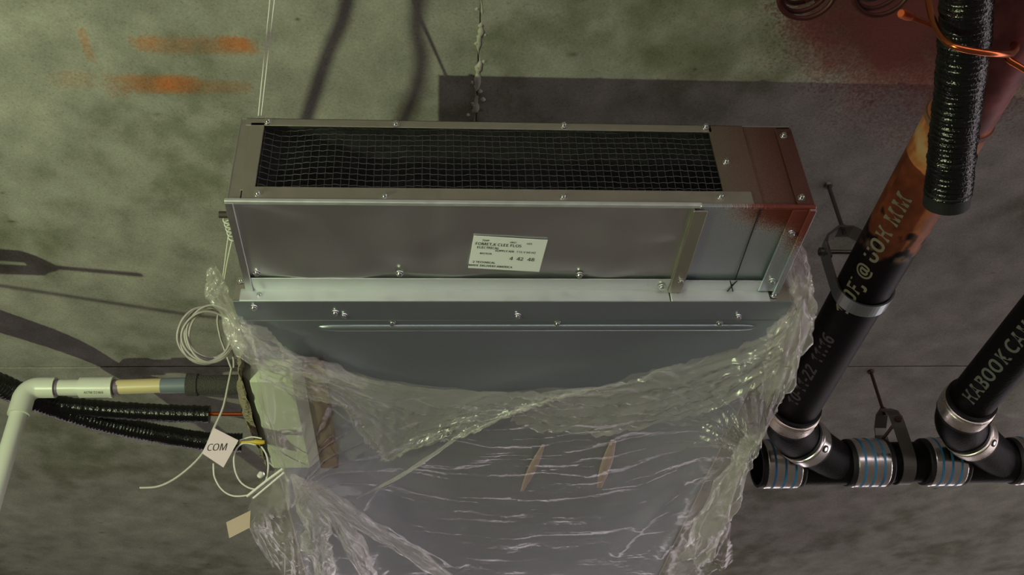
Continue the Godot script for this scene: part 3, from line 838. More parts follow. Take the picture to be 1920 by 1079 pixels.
	var lb := Basis(ex, Vector3.UP, ex.cross(Vector3.UP))
	var lab := part(u, "rating_label", MB.new().box(Transform3D(lb, lc), Vector3(0.121, 0.001, 0.083), 0.0003), M.paper, "white rating label with small print")
	var origin := lc + Vector3(0, -0.0006, 0)
	var down := lb.z * -1.0      # down the printed page, away from the mouth
	for k in [["TEMP", -0.04, 0.032, 0.0035, 1], ["UNIT", 0.005, 0.031, 0.0035, 1], ["SIZE", 0.032, 0.030, 0.0035, 1], ["FOMET,K CLEE FLOS", -0.018, 0.023, 0.0062, 0], ["ELECTRICAL", -0.034, 0.014, 0.0050, 0], ["SUPPLY AIR", -0.006, 0.008, 0.0044, 0], ["115 V 60 HZ", 0.030, 0.008, 0.0044, 1], ["MOTOR", -0.036, -0.001, 0.0042, 1], ["4  42  48", 0.026, -0.010, 0.0080, 0], ["2 TECHNICAL", -0.036, -0.024, 0.0046, 0], ["MADE DELIVERY AMERICA", -0.024, -0.033, 0.0046, 0]]:
		var at := Vector2(k[1], k[2])
		part(lab, "print", lettering(k[0], k[3], func(p: Vector3): return origin + ex * (p.x + at.x) - down * (p.y + at.y) + Vector3(0, -p.z - 0.0003, 0), false, 0.0002), M.ink if k[4] == 0 else M.ink_faint)
	return u

# ---------------------------------------------------------------- plastic sheeting
func seg_ridge(p: Vector3, line: Array, wide: float) -> float:
	var best := 9.0
	for i in line.size() - 1:
		var a := Vector2(line[i].x, line[i].z)
		var b := Vector2(line[i + 1].x, line[i + 1].z)
		var q := Geometry2D.get_closest_point_to_segment(Vector2(p.x, p.z), a, b)
		best = minf(best, q.distance_to(Vector2(p.x, p.z)))
	return exp(-pow(best / wide, 2.0))

func patch(ctrl: Array, nr: int, nc: int) -> Array:
	var cols := []
	for r in ctrl:
		cols.append(spline(r, int(ceil(float(nc) / (r.size() - 1)))))
	var width: int = cols[0].size()
	var out := []
	var per := int(ceil(float(nr) / (ctrl.size() - 1)))
	for i in (ctrl.size() - 1) * per + 1:
		out.append([])
	for j in width:
		var line := []
		for r in cols:
			line.append(r[j])
		var s := spline(line, per)
		for i in s.size():
			out[i].append(s[i])
	return out

func build_plastic() -> void:
	var t := thing("plastic_sheet", "clear crumpled plastic sheeting wrapped around the underside of the unit", "plastic sheet", Vector3(0.13, 2.53, -1.9))
	var n1 := noise(FastNoiseLite.TYPE_SIMPLEX, 1.0, 3, 101)
	var n2 := noise(FastNoiseLite.TYPE_SIMPLEX, 1.0, 2, 202)
	var pins := [[Vector3(-0.36, 2.6, -1.40), 0.28, 11.0], [Vector3(-0.283, 2.49, -1.854), 0.26, 9.0], [Vector3(0.64, 2.46, -1.70), 0.24, 15.0], [Vector3(0.66, 2.58, -1.36), 0.26, 12.0]]
	var rows := patch(SHEET.slice(0, 7), 264, 304)
	var nr := rows.size()
	var nc: int = rows[0].size()
	for i in nr:
		for j in nc:
			var p: Vector3 = rows[i][j]
			var d := 0.0
			# folds that run out from the places where the sheet is bunched
			for k in pins:
				var q: Vector3 = p - k[0]
				var r := Vector2(q.x, q.z).length()
				var ang := atan2(q.z, q.x)
				var f := absf(fposmod(ang * k[2] / TAU * 2.0 + 0.45 * n1.get_noise_2d(ang * 1.2, r * 2.0), 1.0) * 2.0 - 1.0)
				d += (f - 0.5) * 0.022 * exp(-r / k[1]) * clampf(r / 0.05, 0.15, 1.0)
			# lines of tension that follow the swag
			var u := float(j) / (nc - 1)
			var v := float(i) / (nr - 1)
			var mid := 1.0 - pow(absf(u * 2.0 - 1.0), 3.0)
			var wob := v + 0.03 * n2.get_noise_2d(u * 3.0, v * 4.0)
			var ten := pow(1.0 - absf(n1.get_noise_2d(u * 0.8, wob * 14.0)), 2.5)
			var ten2 := pow(1.0 - absf(n2.get_noise_2d(u * 1.2 + 9.0, wob * 34.0 + u * 2.0)), 3.0)
			d -= ten * 0.0018 + ten2 * 0.0006 + 0.0035 * n1.get_noise_2d(u * 0.9 + 30.0, wob * 7.0)
			d += n2.get_noise_2d(p.x * 4.0, p.z * 4.0) * 0.006
			# short crumples, mostly toward the sides
			d -= pow(1.0 - absf(n2.get_noise_2d(p.x * 26.0 + 40.0, p.z * 15.0)), 4.0) * 0.0045 * (1.0 - mid * 0.75) * (1.0 - 0.6 * clampf((v - 0.6) * 4.0, 0.0, 1.0) * clampf((0.35 - u) * 6.0, 0.0, 1.0))
			# the rolled fold and the loose crease
			d -= 0.016 * seg_ridge(p, ROLL, 0.016)
			d -= 0.007 * seg_ridge(p, CREASE, 0.007)
			for f in FOLDS:
				d -= f[3] * seg_ridge(p, [f[0], f[1]], f[2])
			d -= 0.010 * seg_ridge(p, [Vector3(0.60, 0, -1.78), Vector3(0.52, 0, -2.05), Vector3(0.46, 0, -2.35)], 0.012)
			d -= 0.010 * seg_ridge(p, [Vector3(0.63, 0, -1.74), Vector3(0.58, 0, -2.0), Vector3(0.56, 0, -2.3)], 0.010)
			var side := clampf((absf(u - 0.5) - 0.40) / 0.10, 0.0, 1.0)
			rows[i][j] = p + Vector3((1.0 if u > 0.5 else -1.0) * side * d * 0.8, d * (1.0 - 0.4 * side) - 0.004, 0)
			if rows[i][j].y > CYB - 0.004 and rows[i][j].x > CX0 and rows[i][j].x < CX1:
				rows[i][j].y = CYB - 0.004
	part(t, "main_drape", MB.new().grid(rows, Vector3.DOWN, 4.0, 4.0), M.plastic)
	# doubled strip along the upper edge, torn at its lower rim
	var jag := noise(FastNoiseLite.TYPE_SIMPLEX, 40.0, 2, 7)
	var top := spline(FLAP_TOP, 14)
	var low := spline(FLAP_EDGE, 14)
	var fr := []
	for i in 49:
		var row := []
		var s := i / 48.0
		for j in top.size():
			var p: Vector3 = top[j].lerp(low[j], s + 0.05 * s * jag.get_noise_1d(j * 0.012))
			var uu := float(j) / (top.size() - 1)
			var d := -0.009 * pow(1.0 - absf(n1.get_noise_2d(uu * 1.3, s * 3.2 + 0.3 * n2.get_noise_2d(uu * 4.0, s))), 4.0)
			d -= 0.005 * pow(1.0 - absf(n2.get_noise_2d(uu * 2.0 + 4.0, s * 7.0)), 5.0)
			d -= 0.006 * pow(1.0 - absf(n1.get_noise_2d(p.x * 13.0 + p.z * 9.0, p.z * 8.0 - p.x * 5.0)), 7.0)
			row.append(p + Vector3(0, d - 0.006 - 0.010 * s, 0))
		fr.append(row)
	part(t, "doubled_edge", MB.new().grid(fr, Vector3.DOWN, 4.0, 1.0), M.plastic_double)
	# loose bag at the left
	var bag := patch([BAG_TOP, BAG_MID, BAG_LOW, BAG_END], 48, 40)
	for i in bag.size():
		for j in bag[i].size():
			var p: Vector3 = bag[i][j]
			var d := 0.010 * (1.0 - absf(n2.get_noise_2d(p.x * 20.0, p.z * 9.0)) * 2.0) + 0.006 * n1.get_noise_2d(p.x * 45.0, p.z * 40.0)
			bag[i][j] = p + Vector3(-d * 0.6, d, 0)
	part(t, "loose_bag", MB.new().grid(bag, Vector3.DOWN, 1.5, 1.5), M.plastic)
	# bunched corners tied up to the hanger wire and to the right of the plenum
	var bunch := func(line: Array, radii: Array, seed_: int, facing: Vector3):
		var nn := noise(FastNoiseLite.TYPE_SIMPLEX, 34.0, 3, seed_)
		var pts := spline(line, 8)
		var b := MB.new()
		var g := []
		for i in pts.size():
			var s := float(i) / (pts.size() - 1) * (radii.size() - 1)
			var k := mini(int(s), radii.size() - 2)
			var r: float = lerpf(radii[k], radii[k + 1], s - k)
			var d: Vector3 = (pts[mini(i + 1, pts.size() - 1)] - pts[maxi(i - 1, 0)]).normalized()
			var e1 := d.cross(Vector3(0.2, 0.9, 0.3)).normalized()
			var e2 := e1.cross(d)
			var row := []
			for j in 37:
				var w := TAU * j / 36.0
				var o := e1 * cos(w) + e2 * sin(w)
				var q: Vector3 = pts[i] + o * r
				var pleat := absf(fposmod(w / TAU * 7.0 + 1.6 * nn.get_noise_1d(i * 0.0016), 1.0) * 2.0 - 1.0) - 0.5
				var soft := nn.get_noise_3d(cos(w) * 0.012, sin(w) * 0.012, i * 0.0022)
				row.append(pts[i] + o * r * (1.0 + 0.45 * pleat + 0.8 * soft + 0.12 * nn.get_noise_3dv(q)))
			g.append(row)
		return b.grid(g, facing, 1.0, 1.0)
	part(t, "tied_corner", bunch.call([Vector3(-0.372, 2.63, -1.345), Vector3(-0.374, 2.62, -1.372), Vector3(-0.374, 2.612, -1.395), Vector3(-0.352, 2.59, -1.425), Vector3(-0.335, 2.555, -1.46)], [0.004, 0.016, 0.019, 0.012, 0.020], 3, Vector3.LEFT), M.plastic_double)
	part(t, "rolled_edge", bunch.call([Vector3(-0.352, 2.575, -1.42), Vector3(-0.322, 2.540, -1.432), Vector3(-0.285, 2.535, -1.465), Vector3(-0.235, 2.535, -1.51), Vector3(-0.175, 2.54, -1.553), Vector3(-0.12, 2.545, -1.585)], [0.016, 0.024, 0.026, 0.018, 0.014, 0.006], 4, Vector3.DOWN), M.plastic_double)
	part(t, "tied_corner", bunch.call([Vector3(0.640, 2.66, -1.30), Vector3(0.648, 2.62, -1.325), Vector3(0.655, 2.585, -1.36), Vector3(0.655, 2.555, -1.42), Vector3(0.650, 2.53, -1.50), Vector3(0.640, 2.51, -1.58)], [0.006, 0.020, 0.026, 0.030, 0.030, 0.018], 6, Vector3.RIGHT), M.plastic_double)
	part(t, "gathered_folds", bunch.call([Vector3(0.635, 2.475, -1.66), Vector3(0.620, 2.455, -1.72), Vector3(0.602, 2.430, -1.80), Vector3(0.592, 2.405, -1.92), Vector3(0.588, 2.395, -2.05)], [0.012, 0.020, 0.022, 0.026, 0.030], 9, Vector3.DOWN), M.plastic_double)
	part(t, "rolled_fold", bunch.call([Vector3(-0.277, 2.470, -1.810), Vector3(-0.222, 2.462, -1.879), Vector3(-0.159, 2.465, -2.009), Vector3(-0.079, 2.480, -2.191), Vector3(0.015, 2.490, -2.366), Vector3(0.100, 2.500, -2.542)], [0.005, 0.014, 0.017, 0.016, 0.014, 0.012], 21, Vector3.DOWN), M.plastic_double)
	part(t, "hanging_fold", bunch.call([Vector3(-0.274, 2.470, -1.810), Vector3(-0.255, 2.440, -1.874), Vector3(-0.242, 2.420, -1.959), Vector3(-0.241, 2.415, -2.073), Vector3(-0.245, 2.410, -2.230)], [0.005, 0.016, 0.024, 0.026, 0.020], 22, Vector3.DOWN), M.plastic_double)
	part(t, "hanging_fold", bunch.call([Vector3(-0.274, 2.475, -1.820), Vector3(-0.209, 2.450, -1.935), Vector3(-0.168, 2.440, -2.078), Vector3(-0.139, 2.450, -2.324)], [0.004, 0.012, 0.018, 0.022], 23, Vector3.DOWN), M.plastic_double)
	part(t, "loose_crease", bunch.call([Vector3(-0.164, 2.515, -2.012), Vector3(-0.084, 2.515, -1.927), Vector3(-0.010, 2.520, -1.842), Vector3(0.044, 2.523, -1.765), Vector3(0.085, 2.526, -1.711)], [0.001, 0.0032, 0.0038, 0.003, 0.001], 24, Vector3.DOWN), M.plastic_double)

# ---------------------------------------------------------------- waste pipes on the right
func pipe_material(called: String, z0: float, z1: float) -> StandardMaterial3D:
	# tarred iron with rust coloured primer sprayed over the length near the mark, chalky scuffs
	var w := 96
	var h := 512
	var g1 := bytes_of(noise(FastNoiseLite.TYPE_SIMPLEX, 0.05, 3, 71), w, h, Vector2.ZERO)
	var g2 := bytes_of(noise(FastNoiseLite.TYPE_VALUE, 0.8, 1, 72), w, h, Vector2.ZERO)
	var out := PackedByteArray()
	out.resize(w * h * 3)
	for j in h:
		var z := lerpf(z0, z1, (j + 0.5) / h)
		for i in w:
			var q := j * w + i
			var a := g1[q] / 255.0
			var s := g2[q] / 255.0
			var rim := -1.42 + (a - 0.5) * 0.16          # the masked edge of the spray
			var d := clampf((z - rim) / 0.03, 0.0, 1.0) * (0.80 + 0.4 * (a - 0.5)) - 0.10 * s
			var c := Color(0.070, 0.065, 0.067)
			var paint := Color(0.78, 0.45, 0.27) if z < -1.10 else Color(0.66, 0.40, 0.39)
			c = c.lerp(paint, clampf(d, 0.0, 1.0))
			var chalk := exp(-pow((z + 1.165) / 0.035, 2.0)) * clampf((a - 0.30) * 3.0, 0.0, 1.0)
			chalk = maxf(chalk, exp(-pow((z + 1.43) / 0.018, 2.0)) * clampf((a - 0.52) * 5.0, 0.0, 0.8))
			c = c.lerp(Color(0.66, 0.55, 0.42), clampf(chalk - 0.3 * s, 0.0, 0.85))
			out[q * 3] = int(c.r * 255.0)
			out[q * 3 + 1] = int(c.g * 255.0)
			out[q * 3 + 2] = int(c.b * 255.0)
	var m := StandardMaterial3D.new()
	m.resource_name = called
	m.albedo_texture = ImageTexture.create_from_image(Image.create_from_data(w, h, false, Image.FORMAT_RGB8, out))
	m.roughness = 0.5
	m.metallic_specular = 0.25
	m.uv1_scale = Vector3(1, 1.0 / absf(z1 - z0), 1)
	return m

func coupling(o: Vector3, axis: Vector3, len: float, label: String, striped: bool) -> Node3D:
	var c := o + axis * len / 2.0
	var t := thing("pipe_coupling", label, "pipe coupling", c - Vector3(0, 0.066, 0), "no-hub couplings of the waste pipes")
	var r := PIPE_R + 0.0085
	part(t, "gasket", MB.new().lathe(o - axis * 0.012, axis, [[0, PIPE_R], [0, r - 0.001], [0.004, r + 0.001], [len + 0.020, r + 0.001], [len + 0.024, r - 0.001], [len + 0.024, PIPE_R]], 36), M.rubber)
	var prof := [[0.0, r]]
	var k := 0
	while k < 12:
		var x := len * (k + 0.5) / 12.0
		prof.append([x, r + 0.0022 + (0.00015 if k % 2 == 0 else 0.0)])
		k += 1
	prof.append([len, r])
	var sh := part(t, "shield", MB.new().lathe(o, axis, prof, 40), M.steel_band)
	if striped:
		for f in [0.22, 0.50, 0.78]:
			part(sh, "blue_band", MB.new().lathe(o + axis * (len * f - 0.003), axis, [[0, r], [0, r + 0.0034], [0.0055, r + 0.0034], [0.0055, r]], 40), M.blue_band)
	return t

func clevis(at: Vector3, axis: Vector3, m_strap: Material, m_rod: Material, label: String, top := CEIL) -> Node3D:
	var t := thing("clevis_hanger", label, "pipe hanger", Vector3(at.x, at.y - PIPE_R - 0.006, at.z))
	var side := axis.cross(Vector3.UP).normalized()
	var half := 0.018
	var strip := func(path: Array, thick: float, w: float) -> MB:
		var b := MB.new()
		var cnt := path.size()
		var rings := []
		for i in cnt:
			var a: Vector2 = path[maxi(i - 1, 0)]
			var c: Vector2 = path[mini(i + 1, cnt - 1)]
			var d := (c - a).normalized()
			var nn := Vector2(-d.y, d.x)
			var p: Vector2 = path[i]
			var ring := []
			for q in [[1, 1], [1, -1], [-1, -1], [-1, 1]]:
				var e: Vector2 = p + nn * thick * 0.5 * q[0]
				ring.append(at + side * e.x + Vector3.UP * e.y + axis * w * q[1])
			rings.append(ring)
		for i in cnt - 1:
			for k in 4:
				var a0: Vector3 = rings[i][k]
				var a1: Vector3 = rings[i][(k + 1) % 4]
				var b0: Vector3 = rings[i + 1][k]
				var b1: Vector3 = rings[i + 1][(k + 1) % 4]
				var cen: Vector3 = (rings[i][0] + rings[i][2] + rings[i + 1][0] + rings[i + 1][2]) / 4.0
				var nrm := (a1 - a0).cross(b0 - a0).normalized()
				if nrm.dot((a0 + b1) / 2.0 - cen) < 0.0:
					nrm = -nrm
				b.poly([a0, a1, b1, b0], nrm)
		for e in [0, cnt - 1]:
			b.poly(rings[e], ((rings[0][0] - rings[1][0]) if e == 0 else (rings[cnt - 1][0] - rings[cnt - 2][0])).normalized())
		return b
	var r := PIPE_R + 0.004
	var lower := []
	lower.append(Vector2(-r * 0.97, r + 0.055))
	lower.append(Vector2(-r, r + 0.03))
	for i in 25:
		var w := PI + PI * i / 24.0
		lower.append(Vector2(cos(w), sin(w)) * r)
	lower.append(Vector2(r, r + 0.03))
	lower.append(Vector2(r * 0.97, r + 0.055))
	part(t, "strap", strip.call(lower, 0.004, half), m_strap)
	var ru := r - 0.005
	var yoke := [Vector2(-ru, r + 0.015), Vector2(-ru, r + 0.055), Vector2(-ru * 0.85, r + 0.075), Vector2(-0.016, r + 0.100), Vector2(0.016, r + 0.100), Vector2(ru * 0.85, r + 0.075), Vector2(ru, r + 0.055), Vector2(ru, r + 0.015)]
	part(t, "yoke", strip.call(yoke, 0.005, half * 0.95), m_strap if m_strap != M.strap else M.strap_dull)
	var cbolt := part(t, "cross_bolt", MB.new().tube([at + side * (-r - 0.012) + Vector3(0, r + 0.040, 0), at + side * (r + 0.012) + Vector3(0, r + 0.040, 0)], 0.005, 10), m_rod)
	for s in [-1.0, 1.0]:
		part(cbolt, "nut", MB.new().lathe(at + side * s * (r + 0.002) + Vector3(0, r + 0.040, 0), side * s, [[0, 0.0], [0, 0.010], [0.008, 0.010], [0.008, 0.0]], 6), m_rod)
	part(t, "nut", MB.new().lathe(at + Vector3(0, r + 0.103, 0), Vector3.UP, [[0, 0.0], [0, 0.010], [0.009, 0.010], [0.009, 0.0]], 6), m_rod)
	# threaded rod
	var pts := []
	var rad := []
	var y0 := r + 0.088
	var y1 := top - at.y
	var steps := int((y1 - y0) / 0.0011)
	for i in steps + 1:
		pts.append(at + Vector3(0, lerpf(y0, y1, float(i) / steps), 0))
		rad.append(0.0050 if i % 2 == 0 else 0.0043)
	part(t, "threaded_rod", MB.new().tube(pts, rad, 8), m_rod)
	part(t, "anchor", MB.new().lathe(at + Vector3(0, y1 - 0.006, 0), Vector3.UP, [[0, 0.005], [0, 0.009], [0.006, 0.011]], 12), m_rod)
	return t

func build_pipes() -> void:
	var ax := Vector3(1, 0, 0)
	var zh := -2.386
	var hy := PIPE_Y
	# header run: couplings, wyes and plain lengths from left to right
	coupling(Vector3(0.899, hy, zh), ax, 0.098, "blue banded steel coupling at the open end of the waste header", true)
	coupling(Vector3(1.148, hy, zh), ax, 0.096, "blue banded steel coupling between first wye and header hanger", true)
	coupling(Vector3(1.366, hy, zh), ax, 0.094, "blue banded steel coupling between header hanger and second wye", true)
	coupling(Vector3(1.622, hy, zh), ax, 0.096, "blue banded steel coupling right of the second wye", true)
	solo("header_pipe", MB.new().lathe(Vector3(1.190, hy, zh), ax, [[0, 0.045], [0, PIPE_R], [0.225, PIPE_R], [0.225, 0.045]], 36), M.iron, "short black iron header length carried by a clevis hanger", "pipe", Vector3(1.30, hy - PIPE_R, zh))
	solo("header_pipe", MB.new().lathe(Vector3(1.664, hy, zh), ax, [[0, 0.045], [0, PIPE_R], [1.2, PIPE_R], [1.2, 0.045]], 36), M.iron, "black iron header length running on past the second wye", "pipe", Vector3(2.2, hy - PIPE_R, zh))
	var names := ["first", "second"]
	for k in 2:
		var bx: float = [0.906, 1.352][k]       # branch pipe
		var zs: float = [0.0, 0.022][k]
		var wx0: float = [0.958, 1.418][k]
		var wx1: float = [1.190, 1.664][k]
		var w := thing("wye_fitting", "black iron wye in the waste header, %s" % ["beside the open banded coupling", "beyond the header hanger"][k], "pipe fitting", Vector3((wx0 + wx1) / 2, hy - PIPE_R, zh))
		part(w, "run", MB.new().lathe(Vector3(wx0, hy, zh), ax, [[0, 0.045], [0, PIPE_R], [0.04, PIPE_R], [0.05, PIPE_R + 0.004], [wx1 - wx0 - 0.05, PIPE_R + 0.004], [wx1 - wx0 - 0.04, PIPE_R], [wx1 - wx0, PIPE_R], [wx1 - wx0, 0.045]], 36), M.iron)
		# 45 degree inlet, then an eighth bend that turns it along the branch
		var diag := Vector3(-1, 0, 1).normalized()
		var knee := Vector3(bx, hy, -2.180 + zs)
		var start := knee - diag * ((knee.z - zh) * sqrt(2.0))
		part(w, "inlet", MB.new().lathe(start, diag, [[0, PIPE_R + 0.002], [0.190, PIPE_R + 0.002], [0.192, PIPE_R], [0.192, 0.045]], 36), M.iron)
		var out_dir := Vector3(0, 0, 1)
		var turn := 0.085
		var bend := []
		for i in 17:
			var s := i / 16.0
			var a := knee - diag * turn
			var b := knee + out_dir * turn
			bend.append(a.lerp(knee, s).lerp(knee.lerp(b, s), s))
		var arr := [knee - diag * (turn + 0.025)]
		arr.append_array(bend)
		arr.append(knee + out_dir * (turn + 0.025))
		var rr := []
		for i in arr.size():
			rr.append(PIPE_R + 0.002 + 0.005 * sin(PI * i / (arr.size() - 1)))
		solo("pipe_bend", MB.new().tube(arr, rr, 36), M.iron, "black iron eighth bend above the %s wye" % names[k], "pipe fitting", knee - Vector3(0, PIPE_R, 0))
		for e in 2:
			var o: Vector3 = knee - diag * 0.132 if e == 0 else knee + out_dir * 0.052
			var d: Vector3 = diag if e == 0 else out_dir
			var bt := thing("pipe_band", "scuffed steel band clamp %s the %s bend" % [["below", "above"][e], names[k]], "pipe clamp", o - Vector3(0, PIPE_R + 0.01, 0))
			part(bt, "gasket", MB.new().lathe(o - d * 0.010, d, [[0, PIPE_R], [0, PIPE_R + 0.007], [0.068, PIPE_R + 0.007], [0.068, PIPE_R]], 36), M.rubber)
			var bd := part(bt, "band", MB.new().lathe(o, d, [[0, PIPE_R + 0.007], [0.001, PIPE_R + 0.009], [0.010, PIPE_R + 0.0085], [0.012, PIPE_R + 0.010], [0.036, PIPE_R + 0.010], [0.038, PIPE_R + 0.0085], [0.046, PIPE_R + 0.009], [0.047, PIPE_R + 0.007]], 40), M.steel_scuffed if k + e > 0 else M.steel_band)
			# clamp bolt head
			var out := (Vector3(0.75, -0.62, 0.62) if e == 1 else Vector3(0.55, -0.72, 0.60))
			out = (out - d * out.dot(d)).normalized()
			var c := o + d * 0.023 + out * (PIPE_R + 0.009)
			part(bd, "bolt_head", MB.new().lathe(c, out, [[0, 0.010], [0.003, 0.010], [0.003, 0.0072], [0.0016, 0.0068], [0.0016, 0.0]], 18), M.rubber)
			part(bd, "bolt_head", MB.new().lathe(c, out, [[0.0016, 0.0055], [0.0032, 0.0055], [0.0032, 0.0]], 12), M.steel_band)
		var z0: float = knee.z + 0.10
		var z1 := 0.2
		var pm: Material = pipe_material("sprayed_iron", z0, z1) if k == 0 else M.iron
		var bp := thing("branch_pipe", ["black iron branch pipe sprayed rust red toward one end, beside the unit", "plain black iron branch pipe joining the second wye"][k], "pipe", Vector3(bx, hy - PIPE_R, (z0 + z1) / 2))
		var run := []
		for i in 41:
			run.append(Vector3(bx, hy, lerpf(z0, z1, i / 40.0)))
		part(bp, "barrel", MB.new().tube(run, PIPE_R, 40), pm)
		if k == 0:
			part(bp, "hub_joint", MB.new().lathe(Vector3(bx, hy, -1.120), Vector3(0, 0, 1), [[0, PIPE_R], [0, PIPE_R + 0.003], [0.010, PIPE_R + 0.003], [0.010, PIPE_R]], 40), M.brown, "rust coloured joint ring")
		# lettering stencilled along the barrel, read from the bend outward
		var write := func(text: String, zc: float, high: float, turn_: float) -> MB:
			return lettering(text, high, func(p: Vector3):
				var w2 := turn_ + p.y / PIPE_R
				var rad := PIPE_R + 0.0004 + p.z
				return Vector3(bx - rad * sin(w2), hy - rad * cos(w2), zc + p.x), true, 0.0005)
		if k == 0:
			part(bp, "stencil", write.call("10-11-22  11:16", -1.86, 0.030, 0.85), M.ink_stencil_dim, "faint grey date and time stencil")
			part(bp, "stencil", write.call("120FJ @ UOH MM", -1.455, 0.032, 0.92), M.ink_stencil, "pale green stencilled letters")
		else:
			part(bp, "stencil", write.call("HABOOK CANSB 5 REG", -1.74, 0.036, 0.95), M.ink_stencil_dim, "faint grey stencilled letters")
	clevis(Vector3(0.906, hy, -1.596), Vector3(0, 0, 1), M.strap, M.rod, "bright clevis hanger on a rod holding the sprayed branch pipe")
	clevis(Vector3(1.294, hy, zh), ax, M.strap_dull, M.rusty_rod, "dull clevis hanger with rusty rod holding the short header length")
	clevis(Vector3(1.790, hy, zh), ax, M.strap, M.rusty_rod, "clevis hanger holding the header length beyond the second wye")

# ---------------------------------------------------------------- hoses, tubes and cables
func insulated(pts: Array, r: float, pitch: float, seed_: int) -> MB:
	var line := spline(pts, 60)
	var nn := noise(FastNoiseLite.TYPE_SIMPLEX, 30.0, 2, seed_)
	var fine := [line[0]]
	for i in range(1, line.size()):
		if fine[fine.size() - 1].distance_to(line[i]) > pitch * 0.25:
			fine.append(line[i])
	var rad := []
	var run := 0.0
	for i in fine.size():
		if i > 0:
			run += fine[i].distance_to(fine[i - 1])
		rad.append(r * (1.0 + 0.045 * sin(TAU * run / pitch) + 0.05 * nn.get_noise_1d(run)))
	return MB.new().tube(fine, rad, 24)

